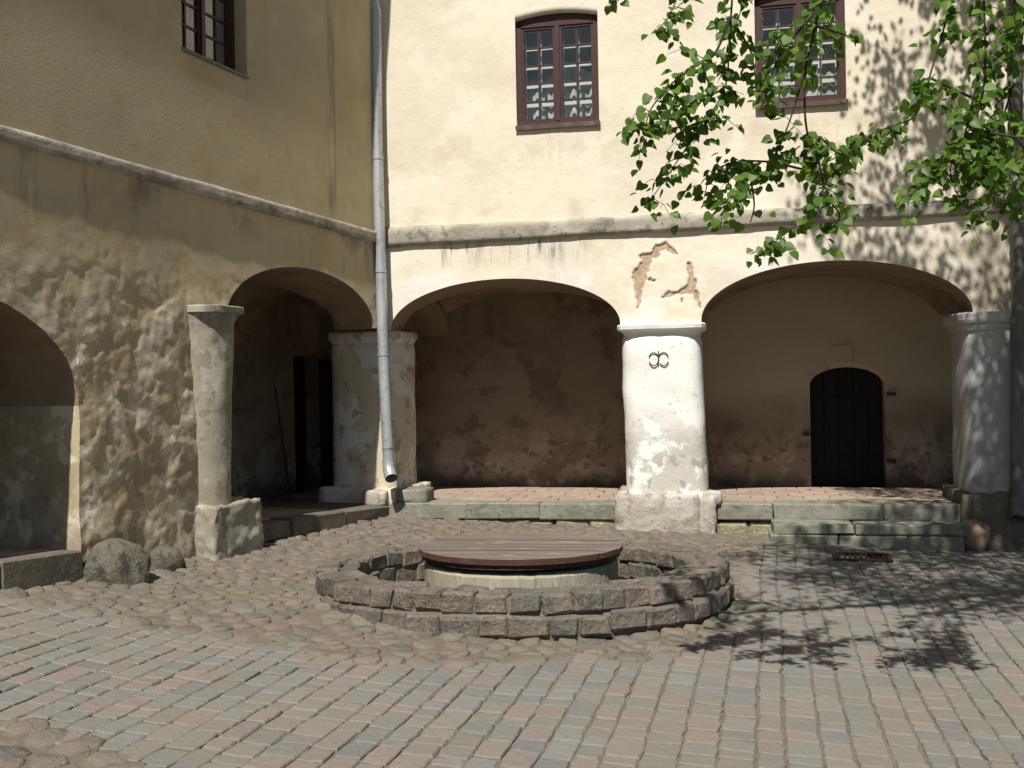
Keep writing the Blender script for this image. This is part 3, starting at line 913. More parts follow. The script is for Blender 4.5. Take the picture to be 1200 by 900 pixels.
def vault(parent, x0, x1, longf, cross=True, y0f=None, n=None):
    """groin vault: the arch's own curve for the wall's thickness, then the higher of two crossing barrels"""
    b = MB(); n = n or max(4, int((x1-x0)/.05))
    ysv = [0, .25, GT, GT+.002]+[GT+.002+(GD-GT+.05)*k/14 for k in range(1, 15)]
    for q, y in enumerate(ysv):
        for i_ in range(n+1):
            x = x0+(x1-x0)*(.5-.5*math.cos(math.pi*i_/n) if x1-x0 > 1.5 else i_/n); z = longf(x)
            if cross and q >= 3: z = max(z, 2.24+.50*math.sqrt(max(0, 1-((y-(GT+GD)/2)/((GD-GT)/2))**2)))
            yy_ = (y0f(x, z)+.001) if (q == 0 and y0f) else y
            b.v.append((x, yy_, z))
    for q in range(len(ysv)-1):
        for i_ in range(n):
            a = q*(n+1)+i_
            b.f.append((a, a+n+1, a+n+2, a+1))
    return b.build('arch_vault', M['soffit'], parent)
for (x0, x1, zb) in segs[:-1]:
    vault(back, x0, x1, zb, True, yback)
vault(back, -.6, 0, K(2.235))
W1 = (1.565, 2.480, 4.445, 5.62, .055); W2 = (4.145, 5.065, 4.50, 5.64, .055)
wmb_up = wmb
wall_with_windows(wmb, 0, 10.6, SPL, [W1, W2], .06, yback)
wmb.add([(10.6,0,-.4),(10.6,6,-.4),(10.6,6,TOP),(10.6,0,TOP)], [(0,1,2,3)])
wmb.build('wall', M['cream'], back, smooth=True)
build_window(back, *W1, .05, cur=.60)
build_window(back, *W2, .05, cur=.60)
cornice(back, .0, 10.6, lambda x: 3.155+.012*x, lambda x: 3.415, .06, 2.2)
# rear wall of the gallery with the low arched door
DX0, DX1 = 4.781, 5.645
dhead = lambda x: 1.53+.20*math.sqrt(max(0, 1-((x-(DX0+DX1)/2)/((DX1-DX0)/2))**2))**1.1
yrear = lambda x, z: GD-(.02*fbm(x, 5, z, .8)+.006*nz(x, 2, z, 5))
rmb = MB()
patch(rmb, -1.7, DX0, K(.15), K(3.0), 90, 40, yrear)
bot, _ = patch(rmb, DX0, DX1, dhead, K(3.0), 24, 20, yrear)
patch(rmb, DX1, 10.6, K(.15), K(3.0), 70, 40, yrear)
extrude_row(rmb, bot, GD+.22, 2)
for xx, fl in ((DX0, 0), (DX1, 1)):
    q = [len(rmb.v)+k for k in range(4)]
    rmb.v += [(xx, GD, .15), (xx, GD+.22, .15), (xx, GD+.22, 1.54), (xx, GD, 1.54)]
    rmb.f.append(tuple(q if fl else q[::-1]))
rmb.add([(10.6,0,0),(10.6,GD,0),(10.6,GD,3),(10.6,0,3)], [(0,1,2,3)])
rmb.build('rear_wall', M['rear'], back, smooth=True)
dmb = MB(); dmb.box(DX0-.05, DX1+.05, GD+.21, GD+.25, .1, 1.8)
door = dmb.build('door', M['dark_wood'], back)
n = 5
for i in range(n):
    xa, xb = DX0+(DX1-DX0)*i/n+.004, DX0+(DX1-DX0)*(i+1)/n-.004
    b = MB(); m_ = 4
    for yy in (GD+.165, GD+.205):
        b.v += [(xa, yy, .29), (xb, yy, .29)] + [(xb+(xa-xb)*k/m_, yy, dhead(xb+(xa-xb)*k/m_)+.01) for k in range(m_+1)]
    N_ = m_+3
    b.f.append(tuple(range(N_))); b.f.append(tuple(range(N_, 2*N_))[::-1])
    for k in range(N_): b.f.append((k, k+N_, (k+1) % N_+N_, (k+1) % N_))
    b.build('plank', M['dark_wood'], door)
for zz in (.62, 1.34):
    b = MB(); b.box(DX0+.08, DX1-.02, GD+.150, GD+.163, zz-.025, zz+.025)
    b.build('strap_hinge', M['dark_wood'], door)
for (xa, xb, zz) in ((DX1+.02, DX1+.12, 1.40), (DX1+.01, DX1+.11, .60), (DX0-.09, DX0-.01, .93)):
    b = MB(); b.box(xa, xb, GD-.06, GD+.02, zz-.02, zz+.02); b.build('hinge_pintle', M['iron'], door)
b = MB(); b.box(5.05, 5.29, GD-.032, GD+.0, 1.985, 1.995); b.box(5.275, 5.285, GD-.032, GD+.0, 1.79, 1.985); b.build('door_lintel_scar', M['rear'], back)
# plank leaf standing open against the rear wall of the corner bay
b = MB(); b.box(-1.47, -.72, GD-.085, GD-.06, .30, 1.92)
leafd = b.build('open_door_leaf', M['dark_wood'], back)
for i in range(5):
    xa = -1.47+.15*i
    b = MB(); b.box(xa+.004, xa+.146, GD-.112, GD-.087, .30, 1.92+(.05 if i == 0 else 0)); b.build('plank', M['dark_wood'], leafd)
for zz in (.55, .95, 1.35, 1.72):
    b = MB(); b.box(-1.45, -.74, GD-.135, GD-.114, zz-.04, zz+.04); b.build('batten', M['dark_wood'], leafd)
# gallery floor and terrace curb
zfb = K(.285)
floor_tiles(back, 'gallery_floor', -.1, 9.8, .245, GD, zfb, 3)
curb_row(back, 'curb_stone', [.02, .93, 1.75, 2.60], -.07, .25, K(.287), .175, 4, M['curb'])
curb_row(back, 'curb_stone', [3.66, 4.25, 5.35, 6.16], -.07, .25, K(.287), .175, 5, M['curb'])
curb_row(back, 'curb_stone', [6.95, 7.9, 9.0, 9.9], -.07, .25, K(.287), .175, 6, M['curb'])
curb_row(back, 'footing_stone', [.02, .5, .85, 1.3, 1.9, 2.3, 2.62], -.045, .25, K(.108), .30, 8, M['rubble'], jit=.02, ch=.03)
curb_row(back, 'footing_stone', [3.66, 4.0, 4.4, 5.0, 5.6, 6.16], -.045, .25, K(.108), .40, 9, M['rubble'], jit=.02, ch=.03)
curb_row(back, 'footing_stone', [6.95, 7.9, 9.0, 9.9], -.045, .25, K(.108), .40, 10, M['rubble'], jit=.02, ch=.03)
curb_row(back, 'step_stone', [4.22, 5.02, 6.10], -.47, -.08, K(.125), .095, 12, M['curb'], jit=.010)
curb_row(back, 'step_stone', [4.18, 4.86, 5.52, 6.05], -.49, -.08, K(.026), .20, 13, M['curb'], jit=.012)

# white pier
wp = rounded_pier(back, 'pier', M['white'], .36, 2.14, lambda z: 2.667+.028*(1-(z-.36)/1.7), lambda z: 3.520+.055*(1-(z-.36)/1.7)**.8 if z < 2.05 else 3.52, .34, seed=3)
slab_stack(wp, 'capital', M['white'], [(.40,.40,2.085),(.41,.41,2.11),(.435,.435,2.145),(.465,.465,2.155),(.475,.475,2.165),(.48,.48,2.205),(.47,.47,2.218)], 3.105, .34, seed=1)
rough_block(wp, 'pier_base', M['base'], 2.585, 3.50, -.16, .85, -.15, .40, .03, 10, 2.0, .10)
rough_block(wp, 'base_stone', M['base'], 3.36, 3.66, -.13, .6, -.12, .375, .035, 8, 7.0, .16)
rough_block(wp, 'base_stone', M['base'], 3.52, 3.72, -.10, .10, .27, .42, .02, 6, 9.0, .3)
def arc(cx, cz, r, a0, a1, y, n=14, sx=1.0):
    return [(cx+sx*r*math.cos(a0+(a1-a0)*k/n), y, cz+r*math.sin(a0+(a1-a0)*k/n)) for k in range(n+1)]
b = MB()
IX, IZ = 3.080, 1.838; yy = -.103
b.tube([(IX-.005, yy, IZ-.062), (IX+.002, yy, IZ+.085)], .0065, 6)
def arc2(cx, sx, a0, a1, n=14): return [(cx+.052*math.cos(R(a0+(a1-a0)*k/n))*sx, yy, IZ+.070*math.sin(R(a0+(a1-a0)*k/n))) for k in range(n+1)]
b.tube(arc2(IX-.052, -1, 150, 18), .0050, 6); b.tube(arc2(IX-.052, -1, -150, -25), .0058, 6)
b.tube(arc2(IX+.054, 1, 150, 18), .0046, 6); b.tube(arc2(IX+.054, 1, -140, -22), .0054, 6)
b.build('iron_anchor', M['iron'], wp, smooth=True)
# right hand pier
rp = rounded_pier(back, 'pier', M['pier_shaded'], .38, 2.15, K(6.16), K(7.02), .34, seed=8)
slab_stack(rp, 'capital', M['pier_shaded'], [(.42,.42,2.05),(.44,.44,2.065),(.455,.455,2.10),(.455,.455,2.125),(.48,.48,2.14),(.49,.49,2.165),(.495,.495,2.225),(.48,.48,2.243)], 6.59, .34, seed=4)
rough_block(rp, 'pier_base', M['curb_shaded'], 6.08, 7.1, -.18, .85, -.40, .42, .03, 10, 12.0, .08)  # base colour darkened to stand for the tree's shade
# roof
b = MB()
b.add([(-5,-.45,TOP-.05),(11.2,-.45,TOP-.05),(11.2,6,TOP+4),(-5,6,TOP+4),(-5,-.45,TOP+.08),(11.2,-.45,TOP+.08),(11.2,6,TOP+4.13),(-5,6,TOP+4.13)],
      [(0,3,2,1),(4,5,6,7),(0,1,5,4),(1,2,6,5),(2,3,7,6),(3,0,4,7)])
b.build('roof', M['roof'], back)

# ================================================================= left wing (local x runs towards the corner, x = -u)
left = empty('courtyard_building', (CORNER[0], CORNER[1], 0), (0, 0, R(90)-ALPHA))
tag(left, 'shaded ochre plastered wing with rough bumpy wall, half round column and deep dark arches', 'building')
b2 = (-1.606, 1.341, 2.25, .535); b1 = (-6.10, 1.37, 1.50, .82)
def yleft(x, z):
    lo = 1-sst(1.9, 3.0, z + .35*nz(x, 0, z, .8))
    d = .012*fbm(x, 2.2, z, .4, 2)+.0015*nz(x, 4, z, 3)
    rid = 1-abs(fbm(x+3, 5.1, z, 1.7, 3))*2.2
    d += lo*(.018*fbm(x, 8.1, z, 1.0, 2)+.0060*fbm(x, 1.3, z, 3.4)+.0030*nz(x, 6.6, z, 8)+.0035*nz(x, 2.6, z, 15)+.0025*nz(x, 3.9, z, 27))
    d += lo*.007*max(0, rid)
    d += .012*sst(.05, .0, abs(x+1.09)-.03)*sst(3.4, 3.7, z)*(.5+.5*nz(x, 3, z, 6))
    # flaked plaster with a crisp edge in the lower wall
    fl = nz(x+7, 3.7, z, 2.1)+.35*nz(x, 9.4, z, 6)
    d += lo*.009*sst(.02, .06, fl)+lo*.006*sst(.0, .04, nz(x, 21.0, z, 4.1)+.4*nz(x, 2.0, z, 11))
    return -d
lmb = MB()
lfl = lambda x: .255-.044*x               # gallery floor height along the wing
zg = K(-.3)
def jamb(x):    # the left arch leans outward a little
    return x
segsL = [(-11.5, -7.47, zg), (-7.47, -4.73, ell(*b1)), (-4.73, -2.947, zg), (-2.947, -.265, ell(*b2)), (-.265, 0, K(2.25))]
for (x0, x1, zb) in segsL:
    far = x0 < -8
    nx = max(3, int((x1-x0)/(.08 if far else .022)))
    nrow = 40 if far else (165 if zb is zg else 80)
    bot, _ = patch(lmb, x0, x1, zb, K(SPL), nx, nrow, yleft, arch=(zb is not zg and x1-x0 > 2))
    if zb is not zg: vault(left, x0, x1, zb, x0 > -4, yleft)
vault(left, 0, 1.75, ell(.87, .88, 2.24, .5), True)
WL = (-3.50, -2.578, 4.44, 5.60, .085)
wall_with_windows(lmb, -11.5, 0, SPL, [WL], .06, yleft)
# jambs of the massive pier, following the uneven face
def jamb_strip(mb, x, z0, z1, facing, depth, n=60, m_=14):
    base = len(mb.v)
    for j in range(n+1):
        z = z0+(z1-z0)*j/n
        lean = -.075*(1-sst(.4, 1.5, z)) if facing < 0 else 0
        for i in range(m_+1):
            t = i/m_
            y = yleft(x, z)*(1-t)+depth*t
            mb.v.append((x+lean*0+(.012*fbm(x, y, z, 3.0) if 0 < i else 0), y, z))
    for j in range(n):
        for i in range(m_):
            a = base+j*(m_+1)+i
            f = (a, a+1, a+m_+2, a+m_+1)
            mb.f.append(f if facing > 0 else f[::-1])
jamb_strip(lmb, -4.73, -.3, 1.50, -1, GD)
jamb_strip(lmb, -2.947, -.3, 2.85, 1, GD)
jamb_strip(lmb, -7.47, -.3, 1.50, 1, GD)
lmb.build('wall', M['left'], left, smooth=True)
build_window(left, *WL, .13, inner=False, cur=.93, sill=.014)
cornice(left, -11.5, -.0, lambda x: 3.195-.012*x, lambda x: 3.345-.008*x, .038, 6.1)
# rear wall with a dark doorway
LD0, LD1 = .92, 1.56
yrl = lambda x, z: GD-(.02*fbm(x, 15, z, .8)+.006*nz(x, 12, z, 5))
b = MB()
patch(b, -11.5, LD0, K(0), K(3.0), 90, 30, yrl)
bot, _ = patch(b, LD0, LD1, K(2.02), K(3.0), 8, 10, yrl)
extrude_row(b, bot, GD+.3, 2)
patch(b, LD1, 1.78, K(0), K(3.0), 4, 30, yrl)
for xx, fl in ((LD0, 0), (LD1, 1)):
    q = [len(b.v)+k for k in range(4)]
    b.v += [(xx, GD, .0), (xx, GD+.3, .0), (xx, GD+.3, 2.03), (xx, GD, 2.03)]
    b.f.append(tuple(q if fl else q[::-1]))
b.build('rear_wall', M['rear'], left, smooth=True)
b = MB(); b.box(LD0-.05, LD1+.05, GD+.29, GD+.33, 0, 2.1)
ldoor = b.build('door', M['dark_wood'], left)
for i in range(4):
    xa = LD0+(LD1-LD0)*i/4
    b = MB(); b.box(xa+.004, xa+(LD1-LD0)/4-.004, GD+.24, GD+.28, .26, 1.94); b.build('plank', M['dark_wood'], ldoor)
for zz in (.5, .95, 1.4, 1.8):
    b = MB(); b.box(LD0+.02, LD1-.02, GD+.22, GD+.238, zz-.04, zz+.04); b.build('batten', M['dark_wood'], ldoor)
floor_tiles(left, 'gallery_floor', -2.94, 1.45, .22, GD, lambda x: .255-.044*min(x, 0), 21)
floor_tiles(left, 'gallery_floor', -7.46, -4.74, .22, GD, lfl, 22)
curb_row(left, 'curb_stone', [-2.76, -2.05, -1.05, -.05], -.05, .22, lambda x: lfl(x)+.002, .17, 31, M['curb_shaded'])  # shadow on the curb faces comes from the darkened stone colour
curb_row(left, 'curb_stone', [-7.3, -6.4, -5.5, -4.76], -.05, .22, lambda x: lfl(x)+.002, .30, 32, M['curb_shaded'])
b = MB(); b.box(-2.8, -.02, .0, .2, -.2, .14); b.build('curb_footing', M['rubble'], left)
b = MB(); b.box(-7.4, -4.8, .0, .2, -.2, .22); b.build('curb_footing', M['rubble'], left)
# engaged half round column
b = MB(); prev = None; n = 28; rows = 40
for j in range(rows+1):
    t = j/rows; z = .60+(2.23-.60)*t
    r = .205+.075*t**1.3; cx = -3.185-.05*t
    ring = []
    for k in range(n+1):
        a = math.pi+math.pi*k/n
        e = .006*fbm(cx+math.cos(a), z*1.1, math.sin(a), 2.2)+.003*nz(math.cos(a), z, 2, 9)
        a_ = a
        ring.append(len(b.v)); b.v.append((cx+(r+e)*math.cos(a_), .10+(r+e)*math.sin(a_)*1.15, z))
    if prev:
        for k in range(n): b.f.append((prev[k], prev[k+1], ring[k+1], ring[k]))
    prev = ring
hc = b.build('half_column', M['column'], left, smooth=True)
def half_cap(profile, cx, name, mtl, n=28):
    b = MB(); prev = None
    for (r, z) in profile:
        ring = []
        for k in range(n+1):
            a = math.pi+math.pi*k/n
            rr = (abs(math.cos(a))**4+abs(math.sin(a))**4)**(-.25)
            ring.append(len(b.v)); b.v.append((cx+r*rr*math.cos(a)+.006*nz(a, z, 1, 5), .06+r*rr*math.sin(a)*1.1+.006*nz(a, z, 7, 5), z+.006*nz(a, 3, z, 3)))
        if prev:
            for k in range(n): b.f.append((prev[k], prev[k+1], ring[k+1], ring[k]))
        prev = ring
    b.f.append(tuple(prev))
    return b.build(name, mtl, hc)
half_cap([(.22,2.17),(.235,2.21),(.245,2.235),(.28,2.245),(.285,2.295),(.275,2.303),(.05,2.31)], -3.225, 'capital', M['column'])
rough_block(hc, 'pedestal', M['column'], -3.43, -2.735, -.19, .30, .0, .63, .028, 22, 4.0, .02)
# ceiling of the corner bay
def bk(u, d): return (CORNER[0]+u*math.cos(THETA)+d*math.sin(THETA), CORNER[1]-u*math.sin(THETA)+d*math.cos(THETA))
def lf(x, d): return (CORNER[0]+x*math.sin(ALPHA)-d*math.cos(ALPHA), CORNER[1]+x*math.cos(ALPHA)+d*math.sin(ALPHA))
# corner pier
px, py = lf(.42, .05)
cp = rounded_pier(left, 'pier', M['grey_pier'], .40, 2.16, K(.02), K(.90), .40, expo=3.2, seed=14)
cp.location = (0, 0, 0)
slab_stack(cp, 'capital', M['grey_pier'], [(.43,.43,2.10),(.44,.44,2.125),(.455,.455,2.15),(.465,.465,2.16),(.47,.47,2.215),(.46,.46,2.235)], .46, .40, expo=3.4, seed=6)
rough_block(cp, 'pier_base', M['grey_pier'], -.02, .96, -.09, .90, .05, .44, .012, 10, 31.0, .05)
b = MB()
b.add([(-11.9,-.26,TOP-.05),(5,-.26,TOP-.05),(5,6,TOP+4),(-11.9,6,TOP+4),(-11.9,-.26,TOP+.08),(5,-.26,TOP+.08),(5,6,TOP+4.13),(-11.9,6,TOP+4.13)],
      [(0,3,2,1),(4,5,6,7),(0,1,5,4),(1,2,6,5),(2,3,7,6),(3,0,4,7)])
b.build('roof', M['roof'], left)
# plinth blocks under the corner pier
rough_block(back, 'plinth_block', M['base'], -.26, .01, -.14, .30, .255, .425, .012, 6, 21.0, .12)
rough_block(back, 'plinth_block', M['curb'], .10, .46, -.02, .35, .27, .43, .015, 6, 24.0, .2)

# ================================================================= downpipes
def downpipe(path, r, joints, label, elbow, zm='zinc'):
    root = empty('downpipe', path[-1])
    P = [Vector(p) for p in path]; base = P[-1]
    tag(root, label, 'downpipe', None)
    b = MB(); b.tube([p-base for p in P], r, 18, cap=False); b.build('pipe', M[zm], root, smooth=True)
    b = MB(); b.tube([p-base for p in elbow[0]], elbow[1], 18, cap=False); b.tube([p-base for p in elbow[0]], elbow[1]*.92, 18, cap=False)
    b.build('outlet', M[zm], root, smooth=True)
    for t in joints:
        # point on the path by height
        for p, q in zip(P[:-1], P[1:]):
            if min(p.z, q.z) <= t <= max(p.z, q.z):
                c = p+(q-p)*((t-p.z)/(q.z-p.z)); d = (q-p).normalized()
                b = MB(); b.tube([c-d*.012-base, c+d*.012-base], r*1.10, 18); b.build('collar', M[zm], root, smooth=False)
    return root
V = Vector
dp = [(-1.62,12.00,6.30),(-1.50,11.98,6.0),(-1.455,11.965,5.80),(-1.462,11.955,4.5),(-1.448,11.93,3.06),(-1.422,11.885,1.72),(-1.385,11.84,.74)]
el = [V((-1.387,11.842,.78)), V((-1.382,11.835,.70)), V((-1.368,11.80,.64)), V((-1.345,11.745,.585))]
pipe1 = downpipe(dp, .062, (5.75, 5.4, 4.15, 2.88, 1.95, .92), 'tall grey zinc downpipe in the corner between the two building wings', (el, .070))
bp = MB()
for zz in (4.95, 2.35):
    base = V(dp[-1]); c = V((-1.46, 11.96, zz)) if zz > 3 else V((-1.437, 11.91, zz))
    bp = MB(); bp.tube([c-base, c+V((-.05,.22,0))-base], .008, 6); bp.build('bracket', M['iron'], pipe1)
x_, y_ = bk(6.66, -.13)
dp2 = [(*bk(6.72,-.25), 7.2), (*bk(6.68,-.13), 6.9), (*bk(6.68,-.13), 2.4), (*bk(6.63,-.20), 2.0), (*bk(6.60,-.20), .35)]
el2 = [V((*bk(6.60,-.20), .40)), V((*bk(6.60,-.22), .28)), V((*bk(6.58,-.30), .18))]
downpipe(dp2, .062, (5.2, 3.0, 1.2), 'grey zinc downpipe on the shaded pier below the tree', (el2, .070), 'zinc_shaded')

# ================================================================= well, lid and kerb
TILT = -.032
kerb = empty('well_kerb', (RING_C[0], RING_C[1], .23), (TILT, 0, 0))
tag(kerb, 'low round kerb of rough granite blocks encircling the covered well', 'kerb')
rg = random.Random(23)
def ring_row(r0, r1, zc, h, n, name, mtl, jit, ch, phase=0.0):
    ws = [rg.uniform(.8, 1.25) for _ in range(n)]; tot = sum(ws); a = phase
    for w_ in ws:
        da = 2*math.pi*w_/tot
        am = a+da/2; rm = (r0+r1)/2
        c = MB()
        wid = r1*da-rg.uniform(.006, .016)
        dr = rg.uniform(-.012, .012); dz = rg.uniform(-.010, .010)
        chamfer_block(c, (0, 0, 0), (r1-r0-.010, wid, h), ch, jit, rg)
        # taper the inner side so neighbours do not overlap
        k = []
        for (x, y, z) in c.v:
            s = (rm+x)/r1
            k.append((x, y*s, z))
        c.v = k
        c.build(name, mtl, kerb, loc=((rm+dr)*math.cos(am), (rm+dr)*math.sin(am), zc+dz), rot=(0, 0, am))
        a += da
ring_row(1.385, 1.565, -.065, .135, 48, 'kerb_stone', M['kerb'], .012, .018)
ring_row(1.245, 1.38, -.067, .13, 34, 'kerb_stone', M['kerb'], .012, .018, .1)
ring_row(1.40, 1.60, -.205, .135, 45, 'kerb_stone', M['kerb'], .012, .016, .07)
ring_row(1.25, 1.395, -.205, .135, 34, 'kerb_stone', M['kerb'], .012, .016, .2)
b = MB()                                         # mortar core between the stones
prof = [(1.275,-.45),(1.275,-.03),(1.525,-.03),(1.54,-.13),(1.565,-.16),(1.565,-.30)]
n = 64; prev = None
for k in range(n+1):
    a = 2*math.pi*k/n
    ring = []
    for (r, z) in prof: ring.append(len(b.v)); b.v.append((r*math.cos(a), r*math.sin(a), z+.006*nz(r*math.cos(a), r*math.sin(a), z, 4)))
    if prev:
        for q in range(len(prof)-1): b.f.append((prev[q], prev[q+1], ring[q+1], ring[q]))
    prev = ring
b.build('mortar', M['sand'], kerb)

WC = (.045, 8.13)
well = empty('well', (WC[0], WC[1], -.25))
tag(well, 'round grey green concrete well shaft beneath the plank lid', 'well')
b = MB(); n = 72; prev = None
for k in range(n+1):
    a = 2*math.pi*k/n
    chip = -.012*max(0, nz(math.cos(a)*3, math.sin(a)*3, 4, 2.0))-.008*abs(nz(math.cos(a)*9, math.sin(a)*9, 1, 1))
    ring = []
    for (r, z) in ((.735,0),(.735,.2),(.735,.50+chip),(.72,.525+chip),(.63,.53+chip),(.62,.48),(.62,0)):
        ring.append(len(b.v)); b.v.append((r*math.cos(a), r*math.sin(a), z))
    if prev:
        for q in range(6): b.f.append((prev[q], ring[q], ring[q+1], prev[q+1]))
    prev = ring
b.build('shaft', M['concrete'], well, smooth=False)
lid = empty('wooden_well_cover', (WC[0], WC[1], .300), (-.012, 0, 0))
tag(lid, 'round weathered brown plank lid lying on the well', 'well cover')
LR = .775
b = MB(); n = 64
for (z, r) in ((0, LR-.022), (.036, LR-.018)):
    b.v += [((r+.004*nz(math.cos(k*.3), math.sin(k*.3), 8, 3))*math.cos(2*math.pi*k/n), (r)*math.sin(2*math.pi*k/n), z) for k in range(n)]
for k in range(n): b.f.append((k, (k+1) % n, n+(k+1) % n, n+k))
b.f.append(tuple(range(n))[::-1]); b.f.append(tuple(range(n, 2*n)))
b.build('lower_boards', M['plank_side'], lid)
rgp = random.Random(3)
edges = [-LR]
while edges[-1] < LR-.06: edges.append(min(LR, edges[-1]+rgp.uniform(.10, .135)))
edges[-1] = LR
for e0, e1 in zip(edges[:-1], edges[1:]):
    lo, hi = e0+.003, e1-.003
    lo, hi = max(lo, -LR+.002), min(hi, LR-.002)
    m_ = 8
    right = [(math.sqrt(max(0, LR**2-y*y))+rgp.uniform(-.003, .003), y) for y in [lo+(hi-lo)*k/m_ for k in range(m_+1)]]
    leftp = [(-math.sqrt(max(0, LR**2-y*y))+rgp.uniform(-.003, .003), y) for y in [hi-(hi-lo)*k/m_ for k in range(m_+1)]]
    ol = right+leftp
    dz = rgp.uniform(-.003, .003)
    b = MB(); nn = len(ol)
    b.v += [(x, y, .037) for x, y in ol]+[(x*.997, y, .076+dz) for x, y in ol]
    for k in range(nn): b.f.append((k, (k+1) % nn, nn+(k+1) % nn, nn+k))
    b.f.append(tuple(range(nn, 2*nn))); b.f.append(tuple(range(nn))[::-1])
    o = b.build('plank', M['plank'], lid, rot=(0, 0, R(-9)))
    o.data.materials.append(M['plank_side'])
    for p in o.data.polygons:
        if abs(p.normal.z) < .5: p.material_index = 1

# ================================================================= boulders, grate, pole
def boulder(name, mtl, c, size, seed, label, cat='boulder'):
    b = MB(); n = 14; m_ = 22
    for j in range(n+1):
        th = math.pi*j/n
        for k in range(m_):
            a = 2*math.pi*k/m_
            d = Vector((math.sin(th)*math.cos(a), math.sin(th)*math.sin(a), math.cos(th)))
            r = 1+.16*noise.noise(d*1.3+Vector((seed, 0, 0)))+.07*noise.noise(d*3.1+Vector((0, seed, 0)))+.03*noise.noise(d*7+Vector((0, 0, seed)))
            # flatten some facets
            for f in range(5):
                fd = Vector((math.sin(seed+f*2.1), math.cos(seed*1.7+f*1.3), .4*math.sin(f*3.3+seed))).normalized()
                q = d.dot(fd)*r
                if q > .74: r *= .74/q*.85+.15
            b.v.append((d.x*r*size[0]/2, d.y*r*size[1]/2, d.z*r*size[2]/2))
    for j in range(n):
        for k in range(m_):
            a, e = j*m_+k, j*m_+(k+1) % m_
            b.f.append((a, a+m_, e+m_, e))
    o = b.build(name, mtl, smooth=True, loc=c)
    return tag(o, label, cat)
boulder('guard_stone', M['boulder'], (-2.93,7.80,.27), (.54,.50,.50), 1.3, 'large mossy dark boulder set against the rough ochre wall beside the arch step')
boulder('guard_stone', M['boulder'], (-2.75,8.34,.23), (.30,.28,.32), 4.4, 'small grey boulder at the wall foot between the large boulder and the column pedestal')
boulder('guard_stone', M['redboulder'], (4.56,10.64,-.02), (.36,.34,.36), 7.7, 'round reddish boulder at the end of the stone steps under the tree')
boulder('loose_stone', M['curb'], (-2.02,9.98,.18), (.10,.08,.08), 2.7, 'small grey loose stone lying below the curb of the left arch', 'stone')
gr = empty('drain_grate', (GR[0], GR[1], gz0(*GR)+.008), (0, 0, -ang))
tag(gr, 'dark iron drain grate set in the paving before the stone steps', 'grate')
b = MB()
b.box(-.26,.26,-.20,-.165,-.05,.012); b.box(-.26,.26,.165,.20,-.05,.012); b.box(-.26,-.225,-.165,.165,-.05,.012); b.box(.225,.26,-.165,.165,-.05,.012)
b.build('frame', M['iron'], gr)
for i in range(9):
    x = -.20+i*.05
    b = MB(); b.box(x-.010, x+.010, -.165, .165, -.03, .008); b.build('bar', M['iron'], gr)
b = MB(); b.box(-.225,.225,-.165,.165,-.06,-.05); b.build('pit', M['iron'], gr)
pa = V((*lf(-.05, GD-.55), .262)); pb = V((*lf(.42, GD-.05), 1.62))
b = MB(); b.tube([V((0,0,0)), (pb-pa)], [.010, .008], 8)
tag(b.build('wooden_pole', M['dark_wood'], loc=pa), 'thin dark wooden pole leaning inside the shaded left arch', 'pole')

# ================================================================= linden tree
tree = empty('linden_tree', (5.35, 6.2, gz0(5.35, 6.2)))
tag(tree, 'leafy green linden tree with drooping branches hanging before the arches', 'tree')
TB = V((5.35, 6.2, gz0(5.35, 6.2)))
rt = random.Random(42)
def tpart(name, path, rad, n=8, mtl='bark'):
    b = MB(); b.tube([V(p)-TB for p in path], rad, n); return b.build(name, M[mtl], tree, smooth=True)
tpart('trunk', [(5.35,6.2,-.3),(5.33,6.2,.4),(5.30,6.22,2),(5.22,6.25,3.8),(5.1,6.4,5.6),(5.0,6.6,7.2),(4.9,6.8,8.6)], [.26,.22,.18,.155,.12,.08,.03], 14)
LIMBS = [
 [(5.23,6.25,3.6),(4.5,5.85,4.45),(3.4,5.35,4.75),(2.2,4.98,4.45),(1.2,4.88,4.05),(.45,4.85,3.70)],
 [(5.2,6.3,4.0),(4.2,5.7,4.9),(3.1,5.1,4.75),(2.3,4.75,4.2)],
 [(5.15,6.35,5.0),(4.1,6.6,6.0),(3.2,6.9,6.7),(2.5,7.0,7.0)],
 [(5.1,6.4,5.4),(4.8,7.4,6.2),(4.4,8.3,6.8),(4.2,8.8,7.2)],
 [(5.15,6.35,4.6),(6.1,6.9,5.7),(6.9,7.5,6.4)],
 [(5.05,6.5,6.4),(4.4,5.9,7.4),(3.8,5.6,8.0)],
 [(5.2,6.3,4.2),(5.9,5.5,5.4),(6.4,5.0,6.1)],
]
def smooth_path(p, k=4):
    p = [V(q) for q in p]; out = []
    for i in range(len(p)-1):
        p0, p1, p2, p3 = p[max(i-1,0)], p[i], p[i+1], p[min(i+2,len(p)-1)]
        for s in range(k):
            t = s/k
            out.append(.5*((2*p1)+(p2-p0)*t+(2*p0-5*p1+4*p2-p3)*t*t+(3*p1-p0-3*p2+p3)*t**3))
    out.append(p[-1]); return out
for L_ in LIMBS:
    sp = smooth_path(L_)
    tpart('limb', sp, [.075*(1-i/len(sp))+.012 for i in range(len(sp))], 8)
